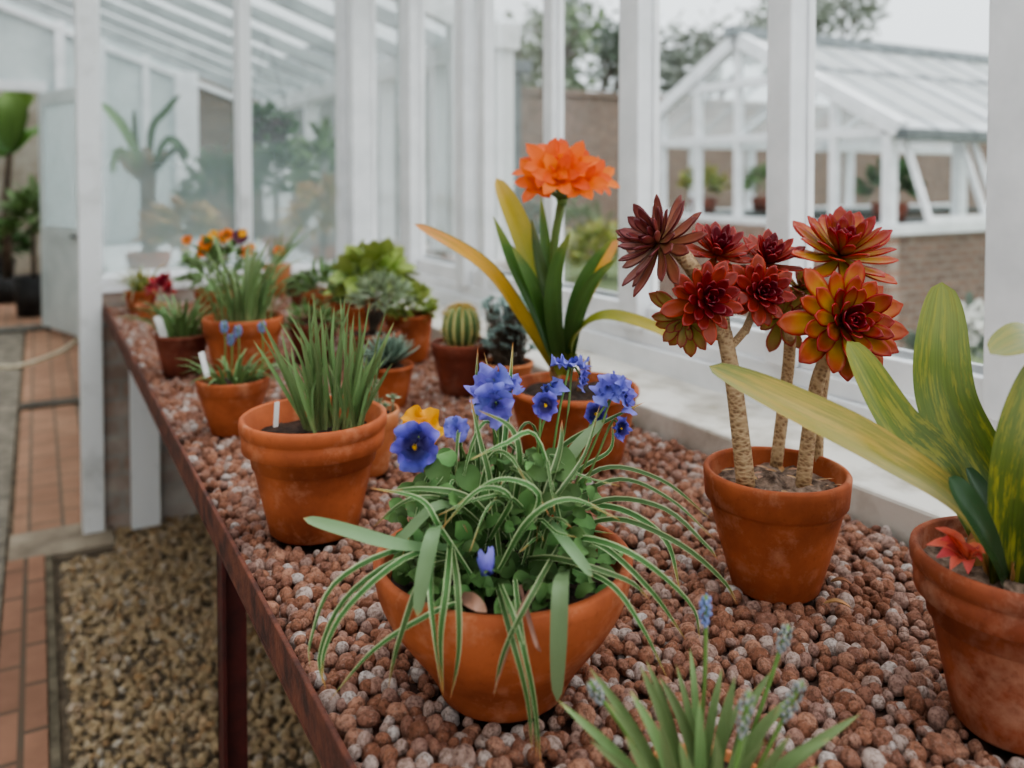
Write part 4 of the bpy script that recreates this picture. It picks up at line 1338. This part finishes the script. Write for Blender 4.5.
P = potted('haworthia_pot', 388, 364, 52, .80, 'orange pot holding dark blue-green haworthia rosette of pointed leaves', style='plain', taper=.70, mat=TERRA)
e, top, D, h, d0 = P
mb = MB(); rosette(mb, top + Vector((0, 0, .006)), (0, 0, 1), .085, 46, w=.20, emin=22, emax=85, prof=lance, inner=.5, cup=.3)
rosette(mb, top + Vector((-.03, -.02, .002)), cdir(-.5, 1, .3), .06, 26, w=.22, emin=15, emax=85, prof=lance, inner=.5, cup=.3)
mb.build('foliage', m_leaf('haworthia_leaf', [(0.0, srgb(70, 92, 74)), (1.0, srgb(112, 134, 120))], edge=srgb(150, 170, 150), ew=.85, var=.25), e, solid=.002)

P = potted('pale_sedum_pot', 364, 409, 72, .86, 'pale pot of small sedum tucked behind the grooved pot of blades', style='standard', taper=.66, mat=TERRA_P)
e, top, D, h, d0 = P
mb = MB()
for i in range(26):
    a = U(0, 6.28); r = .055 * math.sqrt(U(0, 1))
    c = top + Vector((math.cos(a) * r, math.sin(a) * r, U(.008, .05)))
    mb.tube([Vector((c.x, c.y, top.z - .004)), c], .0018, 5)
    rosette(mb, c, (U(-.3, .3), U(-.3, .3), 1), U(.010, .017), 14, w=.5)
mb.build('foliage', G_GREY, e)

# barrel cactus
P = potted('barrel_cactus_pot', 461, 341, 60, .84, 'red-brown pot with round ribbed cactus under yellow spines', style='standard', taper=.66, mat=TERRA_D, smat=GRIT)
e, top, D, h, d0 = P
mb = MB()
vs, uv, fs = [], [], []
nr, na = 18, 120
ribs = 13
Hc = (at(463, 297, d=d0) - at(463, 339, d=d0)).length
Rc = 19.5 * d0 / F
for i in range(nr + 1):
    t = i / nr
    ph = t * PI * .97 + .03
    for j in range(na):
        a = 2 * PI * j / na
        rb = 0.5 + 0.5 * math.cos(a * ribs)
        r = Rc * math.sin(ph) ** .72 * (.80 + .20 * rb ** .7)
        z = Hc * (.5 - .5 * math.cos(ph))
        vs.append((top.x + r * math.cos(a), top.y + r * math.sin(a), top.z - .003 + z))
        uv.append((0.5 + .5 * rb, t))
for i in range(nr):
    for j in range(na):
        fs.append((i * na + j, i * na + (j + 1) % na, (i + 1) * na + (j + 1) % na, (i + 1) * na + j))
mb.add(vs, fs, uv)
mb.build('cactus', CACT, e)
mb = MB()
for i in range(420):
    t = 1 - U(0, 1) ** 1.3 * .30 if i < 260 else U(.1, .95)
    ph = t * PI * .97 + .03
    a = 2 * PI * (R.randrange(ribs)) / ribs + U(-.03, .03)
    r = Rc * math.sin(ph) ** .72
    p = Vector((top.x + r * math.cos(a), top.y + r * math.sin(a), top.z - .003 + Hc * (.5 - .5 * math.cos(ph))))
    di = (Vector((math.cos(a) * math.sin(ph), math.sin(a) * math.sin(ph), -math.cos(ph))) + Vector((U(-1, 1), U(-1, 1), U(-1, 1))) * .7).normalized()
    mb.tube([p, p + di * U(.006, .012)], [.0009, .0003], 4)
mb.build('spines', SPINE, e)

# echeveria / blue sedum
P = potted('blue_sedum_pot', 507, 361, 54, .66, 'small pot of silvery blue branching sedum between cactus and clivia', style='plain', taper=.70, mat=TERRA_P)
e, top, D, h, d0 = P
mb = MB(); st = MB()
for i in range(150):
    x, y = 506 + R.gauss(0, 16), U(298, 352)
    if abs(x - 508) > 26: continue
    c = at(x, y, d=d0 + U(-.05, .05))
    rosette(mb, c, (U(-.6, .6), U(-.9, .3), 1), U(.011, .017), 12, w=.55, emin=0, emax=70)
    b = Vector((top.x + U(-.03, .03), top.y + U(-.03, .03), top.z - .003))
    st.tube(smooth_path([b, b.lerp(c, .5) + Vector((U(-.006, .006), U(-.006, .006), 0)), c], 5), .0016, 5)
mb.build('foliage', m_leaf('silver_blue_leaf', [(0.0, srgb(120, 142, 136)), (1.0, srgb(172, 192, 186))], var=.25), e)
st.build('stems', BARK, e)

# ------------------------------------------------------------------ pebbles on the bench
pts, rots, scls = [], [], []
step = 0.0138
y = BY0 + 0.02
while y < PY - 0.085:
    x = BX0 + 0.008
    while x < LX - 0.008:
        for lay in range(2):
            px, py = x + U(-.006, .006), y + U(-.006, .006)
            if any((px - a) ** 2 + (py - b) ** 2 < (r * .93) ** 2 for a, b, r in POTS):
                continue
            if not (BX0 + .008 < px < LX - .008):
                continue
            s = min(.0125, max(.005, R.gauss(.0078, .0018)))
            hh = .006 * noise.noise(Vector((px * 9, py * 9, 0)))
            pts.append((px, py, GZ - .010 + hh - lay * .012 + U(-.005, .005)))
            rots.append((U(0, 6.28), U(0, 6.28), U(0, 6.28)))
            scls.append((s * U(.9, 1.25), s * U(.85, 1.1), s * U(.75, 1.0)))
        x += step
    y += step
PEB = m_pebble('clay_pebble', [(0.0, srgb(140, 94, 74)), (0.2, srgb(176, 126, 102)), (0.4, srgb(152, 110, 94)), (0.55, srgb(192, 144, 120)), (0.7, srgb(166, 132, 120)), (0.85, srgb(192, 166, 154)), (1.0, srgb(208, 198, 192))])
tag(stone_field('clay_pebbles', PEB, pts, rots, scls, amp=.2), 'reddish clay pebbles covering the whole bench top around the pots', 'pebbles', kind='stuff')
struct(one('floor_bench_bed', m_plain('dark_grit', srgb(84, 58, 48), srgb(50, 36, 30), 60, .95, .6), lambda m: m.box(BX0 + .001, LX - .005, BY0, PY - .075, .869, .882), smooth=False))

# shingle on the ground
pts, rots, scls = [], [], []
for i in range(15000):
    px, py = U(0.055, 1.2), U(0.35, 3.7)
    if py > 3.45 and px < 0.24: continue
    s = min(.017, max(.005, R.gauss(.0095, .0028)))
    pts.append((px, py, U(.0, .012))); rots.append((U(0, 6.28), U(0, 6.28), U(0, 6.28)))
    scls.append((s * U(.9, 1.4), s * U(.8, 1.1), s * U(.5, .85)))
SHI = m_pebble('shingle', [(0.0, srgb(200, 176, 140)), (0.25, srgb(222, 196, 156)), (0.5, srgb(172, 148, 120)), (0.7, srgb(226, 208, 178)), (0.85, srgb(200, 160, 116)), (1.0, srgb(232, 224, 210))])
tag(stone_field('shingle', SHI, pts, rots, scls, subdiv=2, n_var=4), 'tan shingle spread over the ground beneath the bench', 'shingle', kind='stuff')

# dry leaf bits on the pebbles
for x, y, ln, lab in ((838, 606, .03, 'pale dry leaf lying on pebbles right of the aeonium pot'), (842, 584, .026, 'thin curled dry leaf on pebbles near aeonium pot, nearer the ledge')):
    c = at(x, y, z=GZ + .008)
    di = cdir(.9, .1, .35); di.z = 0
    o = MB().leaf([c - di * ln * .5, c + Vector((0, 0, .004)), c + di * ln * .5], .008, prof=oval, fold=.4, nseg=8).build('dry_leaf', G_DRY, None)
    tag(o, lab, 'leaf')

# hose on the path
hp = [at(-14, 366, z=.03), at(15, 367, z=.03), at(40, 360, z=.03), at(62, 351, z=.03), at(80, 338, z=.03)]
tag(MB().tube(smooth_path(hp, 24), .018, 10).build('garden_hose', m_plain('hose', srgb(206, 196, 172), srgb(180, 168, 144), 8, .5, .05), None), 'cream garden hose lying across the brick path', 'hose')

G_ORNG = m_leaf('orange_green_leaf', [(0.0, srgb(120, 130, 70)), (0.6, srgb(168, 140, 80)), (1.0, srgb(196, 136, 84))], var=.35)
# ------------------------------------------------------------------ next bay: staging and its plants
nb_ = empty('staging_bench', (0.8, 6.2, 0), 'pale bench beyond the misted partition carrying large plants', 'bench')
part('top', WHITE2, nb_, lambda m: m.box(0.42, 1.95, PY + .35, EY - .25, .72, .78), smooth=False)
for y in (4.3, 6.2, 8.2):
    part('leg', WHITE2, nb_, lambda m: m.box(.46, .52, y, y + .06, 0, .72), smooth=False)


def far_pot(name, x, y, r, h, label):
    base = Vector((x, y, .78))
    e = empty(name, base, label, 'potted plant')
    MB().lathe(pot_profile('standard', r, h, .7), base, n=32).build('pot', TERRA, e)
    MB().lathe([(.001, h * .9), (r * .88, h * .9)], base, n=24).build('soil', SOIL, e)
    return e, base + Vector((0, 0, h * .88))


G_BRN = m_leaf('brown_green_leaf', [(0.0, srgb(110, 100, 70)), (1.0, srgb(140, 122, 90))], var=.3)
# strap-leaved plant seen through the mist
p = at(148, 200, Y=5.2)
e, top = far_pot('strap_leaf_plant', p.x, 5.2, .12, .2, 'large strap-leaved plant with curving arms seen through left misted pane')
dd = (p - CAM).dot(ROT @ Vector((0, 0, -1)))
for b, w, m in (([(146, 168), (125, 130), (101, 102)], .075, G_MID), ([(142, 165), (136, 140), (134, 108)], .04, G_DARK), ([(150, 166), (152, 130), (166, 112), (181, 94)], .07, G_DARK), ([(152, 166), (168, 140), (190, 158)], .075, G_DARK), ([(146, 170), (120, 150), (112, 175)], .06, G_MID), ([(150, 170), (175, 150), (186, 162)], .06, G_DARK), ([(146, 172), (138, 160), (130, 150)], .08, G_BRN), ([(150, 172), (160, 158), (168, 152)], .08, G_BRN), ([(148, 172), (150, 158), (143, 148)], .07, G_BRN), ([(146, 175), (128, 168), (118, 150)], .06, G_BRN)):
    MB().leaf([top.lerp(at(b[0][0], b[0][1], d=dd), .9)] + [at(x, y, d=dd + U(-.1, .1)) for x, y in b[1:]], w * .72, face=cdir(.1, .5, 1), prof=strap).build('leaf', m, e)
mb = MB()
mb.tube([top, at(148, 172, d=dd), at(147, 150, d=dd)], [.035, .045, .03], 10)
mb.build('stem', BARK, e)
for nm, px, py, Y, rx, rzz, m, k, lab in (
    ('leafy_plant', 215, 200, 6.1, .20, .30, G_DARK, 220, 'green leafy plant behind left misted pane beside central bar'),
    ('orange_flowered_plant', 185, 238, 4.4, .14, .12, G_ORNG, 150, 'low orange-tinged plant behind the left misted pane'),
    ('leafy_plant', 275, 185, 6.7, .24, .34, G_DARK, 260, 'tall dark leafy plant behind the right misted pane'),
    ('leafy_plant', 322, 222, 4.5, .14, .16, G_ORNG, 150, 'orange-brown plant low behind right misted pane by corner post'),
    ('leafy_plant', 325, 180, 5.6, .16, .34, G_MID, 240, 'mid green bushy plant far behind the right misted pane'),
):
    p = at(px, py, Y=Y)
    p.x = min(max(p.x, .5), 1.75)
    e, top = far_pot(nm, p.x, Y, .1, .16, lab)
    mb = MB(); bush_mb(mb, Vector((p.x, Y, max(p.z, top.z + rzz * .5))), rx, rzz, k, (.08, .16), (.03, .06))
    mb.build('foliage', m, e)
    MB().tube([top, Vector((p.x, Y, max(p.z, top.z + .1)))], .012, 6).build('stem', BARK, e)
p = at(268, 128, Y=6.0)
e = empty('hanging_basket', p, 'dark hanging basket with trailing leaves high behind the right misted pane', 'hanging basket')
MB().lathe([(.001, -.1), (.12, -.1), (.17, .05), (.16, .06), (.14, .0)], p, n=24).build('basket', m_plain('dark_basket', srgb(88, 70, 76), srgb(60, 48, 54), 20, .8), e)
mb = MB(); bush_mb(mb, p + Vector((0, 0, -.02)), .22, .16, 110, (.06, .11), (.03, .05)); mb.build('foliage', G_DARK, e)
part('wire', DARK, e, lambda m: (m.tube([p + Vector((-.15, 0, .05)), Vector((p.x, p.y, rz(p.x) - .03))], .003, 5), m.tube([p + Vector((.15, 0, .05)), Vector((p.x, p.y, rz(p.x) - .03))], .003, 5)))

BANANA = m_leaf('banana_leaf', [(0.0, srgb(84, 122, 56)), (1.0, srgb(120, 154, 76))], var=.25, streak=.3)
# last bay through the doorway
struct(one('wall_back', m_brick('old_brick', srgb(150, 140, 124), srgb(128, 116, 100), srgb(120, 116, 106), 1.0, 'xz', 0.23, 0.075, 0.01, white=srgb(170, 168, 156)), lambda m: m.box(RX, WX, 13.8, 13.95, 0, 3.2), smooth=False))
e = empty('banana_plant', at(15, 300, Y=11.0), 'banana plant with broad arching leaves beyond the open doorway', 'plant')
b0 = at(8, 296, Y=11.0); b0.z = 0
MB().lathe([(.001, 0), (.16, 0), (.2, .3), (.185, .3), (.17, .26), (.001, .26)], b0, n=24).build('pot', DARK, e)
MB().tube([b0 + Vector((0, 0, .25)), at(6, 200, Y=11.0), at(10, 150, Y=11.0)], [.05, .045, .035], 10).build('trunk', BARK, e)
for pts_, w in (([(10, 150), (20, 110), (36, 96)], .35), ([(10, 152), (0, 115), (-20, 100)], .35), ([(10, 152), (26, 130), (38, 135)], .3), ([(8, 155), (-5, 140), (-14, 165)], .35), ([(10, 148), (12, 110), (8, 88)], .3)):
    MB().leaf([at(x, y, Y=11.0 + U(-.25, .25)) for x, y in pts_], w, face=cdir(U(-.3, .3), .4, 1), prof=oval, fold=.2, nseg=12).build('leaf', BANANA, e)
for nm, px, py, Y, rx, rzz, m, lab in (('leafy_shrub', 33, 225, 9.8, .20, .30, G_MID, 'green shrub in dark pot just inside the far doorway, right side'), ('leafy_shrub', -2, 250, 12.2, .3, .22, G_DARK, 'dark low shrub inside the far doorway, left side')):
    p = at(px, py, Y=Y)
    e = empty(nm, (p.x, p.y, 0), lab, 'shrub')
    MB().lathe([(.001, .02), (.15, .02), (.19, .42), (.175, .42), (.16, .38), (.001, .38)], (p.x, p.y, 0), n=24).build('pot', DARK, e)
    mb = MB(); bush_mb(mb, p, rx, rzz, 130, (.14, .26), (.06, .1)); mb.build('foliage', m, e)
    MB().tube([Vector((p.x, p.y, .36)), p], .02, 6).build('stem', BARK, e)

# ------------------------------------------------------------------ outside
OZ = -0.40
LAWN = m_plain('lawn', srgb(116, 130, 92), srgb(84, 98, 66), 3, .95, .6, 60)
struct(one('ground_outside', LAWN, lambda m: m.box(WX + .2, 70, -20, 60, OZ - .1, OZ), smooth=False))
struct(one('garden_path', m_plain('gravel_path', srgb(150, 144, 134), srgb(124, 118, 108), 12, .95, .5), lambda m: m.box(WX + 1.2, 7.4, -10, 14, OZ, OZ + .01), smooth=False))
GBRICK = m_brick('garden_brick_xz', srgb(140, 112, 98), srgb(112, 94, 84), srgb(140, 132, 124), 1.0, 'xz', .24, .08, .012)
GBRICKY = m_brick('garden_brick_yz', srgb(164, 130, 114), srgb(138, 112, 98), srgb(168, 158, 148), 1.0, 'yz', .24, .08, .012)
struct(one('garden_wall', GBRICK, lambda m: (m.box(4.0, 60, 16.5, 16.9, OZ, 3.3), m.box(4.0, 60, 16.42, 16.98, 3.3, 3.42)), smooth=False))

# neighbouring greenhouse
GX, GY0, GY1 = 7.45, 5.58, 9.90
GL = 15.0
GS, GE, GA = 0.93, 1.95, 3.10
GM = (GY0 + GY1) / 2
gh = empty('greenhouse', (GX, GM, OZ), 'white gabled greenhouse on brick base standing outside the windows', 'greenhouse')
part('brick_base', GBRICKY, gh, lambda m: m.box(GX, GX + .15, GY0, GY1, OZ, GS - .08), smooth=False)
part('brick_base', GBRICK, gh, lambda m: (m.box(GX + .15, GL, GY0, GY0 + .15, OZ, GS - .08), m.box(GX + .15, GL, GY1 - .15, GY1, OZ, GS - .08)), smooth=False)
GW = WHITE


def gfr(m):
    for y in (GY0 + .05, GY1 - .05):
        m.box(GX, GL, y - .09, y + .09, GS - .1, GS)
        m.box(GX, GL, y - .06, y + .06, GE - .1, GE)
        for x in (GX + .06, GX + 1.2, GX + 2.35, GX + 3.5, GX + 4.65, GX + 5.8):
            m.box(x - .06, x + .06, y - .05, y + .05, GS, GE)
    m.box(GX - .012, GX + .13, GY0 - .008, GY1, GS - .08, GS + .004)
    m.box(GX + .004, GX + .1, GY0 + .004, GY1, GE - .12, GE - .02)
    for y in (GY0 + .72, GY0 + 1.44, GM, GY1 - 1.44, GY1 - .72):
        zt = GE + (GA - GE) * (1 - abs(y - GM) / (GM - GY0))
        m.box(GX + .012, GX + .09, y - .045, y + .045, GS, zt - .03)
    m.bar((GX + .03, GY0 - .1, GE - .06), (GX + .03, GM, GA), .14, .16)
    m.bar((GX + .03, GY1 + .1, GE - .06), (GX + .03, GM, GA), .14, .16)
    m.box(GX + .006, GX + .094, GM - 1.0, GM + 1.0, 2.5, 2.6)
    for x in (GX + 2, GX + 4):
        m.bar((x, GY0, GE), (x, GM, GA), .06, .08); m.bar((x, GY1, GE), (x, GM, GA), .06, .08)
        m.bar((x, GY0, GE), (x, GY1, GE), .06, .08)


part('frame', GW, gh, gfr, smooth=False)
for s, yy in ((-1, GY0 - .12), (1, GY1 + .12)):
    ze = GE - .07
    part('roof_glass', m_glass('white_roof_glass_%s' % ('near' if s < 0 else 'back'), .80 if s < 0 else .25, .92 if s < 0 else .45, haze_col=(.92, .94, .95, 1), scale=1.2), gh, lambda m: m.add([(GX - .05, yy, ze), (GL, yy, ze), (GL, GM, GA + .04), (GX - .05, GM, GA + .04)], [(0, 1, 2, 3)]), smooth=False)

    def rb(m):
        x = GX
        while x < GL:
            m.bar((x, yy, ze + .02), (x, GM, GA + .06), .025, .03)
            x += .62
    part('glazing_bars', m_plain('grey_white_bar', srgb(196, 200, 202), srgb(180, 184, 186), 6, .5), gh, rb, smooth=False)
zv = GE - .07 + (GA - GE) * .62
part('roof_vent_rail', m_plain('vent_grey', srgb(150, 154, 156), srgb(128, 132, 134), 6, .6), gh, lambda m: m.box(GX, GL, GY0 + (GM - GY0) * .58, GY0 + (GM - GY0) * .62, zv - .02, zv + .09), smooth=False)
part('ridge_cap', m_plain('lead_grey', srgb(142, 148, 150), srgb(112, 118, 120), 8, .6), gh, lambda m: m.box(GX - .12, GL, GM - .09, GM + .09, GA + .02, GA + .14), smooth=False)
part('gutter', m_plain('gutter_grey', srgb(112, 118, 118), srgb(86, 92, 92), 8, .6), gh, lambda m: m.box(GX - .02, GL, GY0 - .22, GY0 - .06, GE - .16, GE - .06), smooth=False)
part('gable_glass', GLASS, gh, lambda m: m.add([(GX + .05, GY0, GS), (GX + .05, GY1, GS), (GX + .05, GY1, GE), (GX + .05, GM, GA), (GX + .05, GY0, GE)], [(0, 1, 2, 3, 4)]), smooth=False)
for i, (x0, x1, tilt) in enumerate(((GX + .14, GX + 1.12, .30), (GX + 1.28, GX + 2.28, .30), (GX + 2.43, GX + 3.43, 0.0), (GX + 3.58, GX + 4.58, .0))):
    y0 = GY0 - .02

    def sash(m):
        yb = y0 - tilt
        for x in (x0 + .03, x1 - .03):
            m.bar((x, y0, GE - .12), (x, yb, GS + .06), .06, .04, up=Vector((1, 0, 0)))
        m.bar((x0, yb, GS + .06), (x1, yb, GS + .06), .05, .07)
        m.bar((x0, y0, GE - .14), (x1, y0, GE - .14), .05, .06)
    f_ = part('window', GW, gh, sash, smooth=False)
    ORG[f_.name] = ORG[gh.name]
    part('pane', GLASS, f_, lambda m: m.add([(x0, y0 - tilt, GS + .06), (x1, y0 - tilt, GS + .06), (x1, y0, GE - .12), (x0, y0, GE - .12)], [(0, 1, 2, 3)]), smooth=False)
part('inner_bench', m_plain('dark_bench', srgb(84, 88, 84), srgb(60, 62, 60), 6, .8), gh, lambda m: (m.box(GX + .3, GL - 1, GY0 + .3, GY0 + 1.3, GS - .1, GS - .02), m.box(GX + .3, GL - 1, GY1 - 1.3, GY1 - .3, GS - .1, GS - .02)), smooth=False)
for i, (x, y, m_, lab) in enumerate(((GX + .8, GY1 - .7, G_OLIVE, 'yellow-green plant in a tub inside the greenhouse, by the gable'), (GX + 1.0, GY0 + .75, G_DARK, 'dark plant inside the greenhouse behind the open window'), (GX + 1.9, GY1 - .8, G_MID, 'green plant inside the greenhouse behind the yellow-green one'))):
    e = empty('tub_plant', (x, y, GS - .01), lab, 'plant')
    MB().lathe([(.001, 0), (.16, 0), (.2, .2), (.18, .2), (.16, .16), (.001, .16)], (x, y, GS - .01), n=20).build('tub', TERRA_D, e)
    mb = MB(); bush_mb(mb, Vector((x, y, GS + .35)), .3, .25, 110, (.12, .2), (.05, .09)); mb.build('foliage', m_, e)

TDK = m_leaf('conifer_leaf', [(0.0, srgb(84, 98, 84)), (1.0, srgb(112, 126, 110))], var=.3)
# shrub with white flowers outside the right pane
p = at(968, 335, X=4.6)
e = empty('white_flowered_shrub', (p.x, p.y, OZ), 'low shrub with round white flowers outside the right-hand pane', 'shrub')
mb = MB(); bush_mb(mb, Vector((p.x, p.y, p.z - .25)), .36, .40, 420, (.07, .12), (.03, .05)); mb.build('foliage', TDK, e)
MB().tube([Vector((p.x, p.y, OZ)), Vector((p.x, p.y, p.z - .2))], .02, 6).build('stem', BARK, e)
for x, y in ((962, 318), (972, 324), (955, 308), (978, 310), (968, 340), (984, 330)):
    c = at(x, y, X=4.16)
    mb = MB(); rosette(mb, c, cdir(U(-.4, .4), .5, 1), .06, 16, w=.7, prof=oval, emin=0); mb.build('flower', m_plain('white_petal_%d' % x, srgb(226, 226, 220), srgb(206, 206, 200), 10, .6), e)


def tree(name, x, y, th, rad, n, label, m, cz=None, ls=(.3, .6), levels=3, zr=.8, tr=.22, spread=.6):
    base = Vector((x, y, OZ))
    e = empty(name, base, label, 'tree')
    mb = MB()
    rnd = random.Random(int(x * 91 + y))
    tips = []

    def grow(p, d_, L, r, lev):
        q = p + d_ * L
        mb.tube([p, p.lerp(q, .5) + Vector((rnd.uniform(-.04, .04) * L, rnd.uniform(-.04, .04) * L, 0)), q], [r, r * .85, r * .65], 6)
        if lev == 0:
            tips.append(q); return
        for i in range(rnd.choice((3, 4))):
            nd = (d_ + Vector((rnd.uniform(-1, 1), rnd.uniform(-1, 1), rnd.uniform(-.2, .6))) * spread).normalized()
            grow(q, nd, L * rnd.uniform(.55, .8), r * .55, lev - 1)
    grow(base, Vector((0, 0, 1)), th, tr, levels)
    mb.build('trunk', BARK, e)
    fb = MB()
    cz = cz if cz is not None else th + rad * .6
    for i in range(n):
        if i % 2 and tips:
            c = rnd.choice(tips) + Vector((rnd.gauss(0, .3), rnd.gauss(0, .3), rnd.gauss(0, .3)))
        else:
            a, z = rnd.uniform(0, 6.28), rnd.uniform(-1, 1)
            q = rnd.uniform(.5, 1) ** .5
            rr = math.sqrt(1 - z * z)
            c = Vector((x + rad * q * rr * math.cos(a), y + rad * q * rr * math.sin(a), OZ + cz + rad * zr * q * z))
        t = Vector((rnd.uniform(-1, 1), rnd.uniform(-1, 1), rnd.uniform(-.5, .8))).normalized()
        l = rnd.uniform(*ls)
        fb.leaf([c, c + t * l], l * .5, face=(rnd.uniform(-1, 1), rnd.uniform(-1, 1), 1), prof=oval, nseg=3, nx=1)
    fb.build('crown', m, e)


TGREY = m_leaf('hazy_tree_leaf', [(0.0, srgb(128, 134, 124)), (1.0, srgb(150, 156, 146))], var=.2)
TGRN = m_leaf('hedge_leaf', [(0.0, srgb(98, 116, 82)), (1.0, srgb(124, 140, 104))], var=.3)
TDK = m_leaf('conifer_leaf', [(0.0, srgb(84, 98, 84)), (1.0, srgb(112, 126, 110))], var=.3)
p = at(868, 20, Y=20); tree('bare_tree', 27.0, 24.0, 3.4, 2.6, 1700, 'thin-leaved tree rising above the greenhouse ridge', TGREY, cz=7.5, ls=(.25, .5), levels=4, tr=.2)
p = at(690, 60, Y=18.6); tree('tall_tree', p.x, 18.6, 2.6, .9, 800, 'grey-green tree beyond the wall, between two window posts', TGREY, cz=4.6, ls=(.2, .4))
p = at(592, 60, Y=22.5); tree('conifer_tree', p.x, 22.5, 2.8, 1.4, 1500, 'dense dark tree behind the orange flower head beyond the wall', TDK, cz=5.0, ls=(.2, .4), zr=1.5)
p = at(545, 70, Y=18.4); tree('hedge_tree', p.x, 18.4, 2.2, 1.2, 900, 'light green bushy tree over the garden wall', TGRN, cz=3.9, ls=(.2, .4))
for i, (px, Y, rx, h_, m_, lab) in enumerate(((575, 15.0, .8, 1.3, TGRN, 'pale green shrub against the brick garden wall, under the orange flower'), (604, 12.4, .7, .9, G_OLIVE, 'low yellowish shrub on the lawn before the garden wall'), (520, 12.0, .7, 1.4, TDK, 'dark shrub outside the narrow window panes'), (462, 8.0, .5, 1.2, TGRN, 'green shrub outside the third pane from the corner'))):
    p = at(px, 230, Y=Y)
    e = empty('garden_shrub', (p.x, Y, OZ), lab, 'shrub')
    mb = MB(); bush_mb(mb, Vector((p.x, Y, OZ + h_ * .45)), rx, h_ * .6, 320, (.14, .26), (.06, .11)); mb.build('foliage', m_, e)
    MB().tube([Vector((p.x, Y, OZ)), Vector((p.x, Y, OZ + h_ * .4))], .03, 6).build('stem', BARK, e)
# grey outbuilding seen past the far posts
p = at(508, 60, X=4.0)
e = empty('garden_shed', (4.6, 10.9, OZ), 'pale shed with dark eaves and dark post outside the narrow panes', 'shed')
q0 = at(500, 100, Y=9.6)
part('wall', m_plain('shed_wall', srgb(140, 146, 142), srgb(116, 122, 120), 5, .8), e, lambda m: m.box(q0.x - 2.4, q0.x, 9.6, 12.0, OZ, 2.75), smooth=False)
part('roof', m_plain('shed_roof', srgb(112, 120, 124), srgb(88, 96, 100), 5, .7), e, lambda m: m.box(q0.x - 2.5, q0.x + .35, 9.4, 12.2, 2.75, 2.9), smooth=False)
part('corner_post', m_plain('shed_post', srgb(104, 116, 118), srgb(84, 94, 96), 5, .7), e, lambda m: m.box(q0.x + .1, q0.x + .25, 9.5, 9.65, OZ, 2.75), smooth=False)

# ------------------------------------------------------------------ light: bright overcast sky and a veiled sun
w = bpy.data.worlds.new('overcast')
sc.world = w
w.use_nodes = True
nt = w.node_tree
nt.nodes.clear()
o = nt.nodes.new('ShaderNodeOutputWorld')
bg = nt.nodes.new('ShaderNodeBackground')
tc = nt.nodes.new('ShaderNodeTexCoord')
sp = nt.nodes.new('ShaderNodeSeparateXYZ')
rp = nt.nodes.new('ShaderNodeValToRGB')
rp.color_ramp.elements[0].position = 0.0
rp.color_ramp.elements[0].color = (0.62, 0.655, 0.68, 1)
rp.color_ramp.elements[1].position = 0.9
rp.color_ramp.elements[1].color = (0.95, 0.97, 1.0, 1)
nt.links.new(tc.outputs['Generated'], sp.inputs[0])
nt.links.new(sp.outputs[2], rp.inputs[0])
nt.links.new(rp.outputs[0], bg.inputs[0])
nt.links.new(bg.outputs[0], o.inputs[0])
bg.inputs[1].default_value = 1.0
sd = bpy.data.lights.new('veiled_sun', 'SUN')
sd.energy = 0.6
sd.angle = math.radians(50)
sd.color = (1, .97, .93)
so = bpy.data.objects.new('veiled_sun', sd)
col.objects.link(so)
so.rotation_euler = Vector((-.45, .35, -1)).to_track_quat('-Z', 'Y').to_euler()

sc.view_settings.view_transform = 'AgX'
sc.view_settings.look = 'AgX - Medium High Contrast'
sc.view_settings.exposure = 1.25
sc.cycles.transparent_max_bounces = 24
sc.cycles.max_bounces = 8
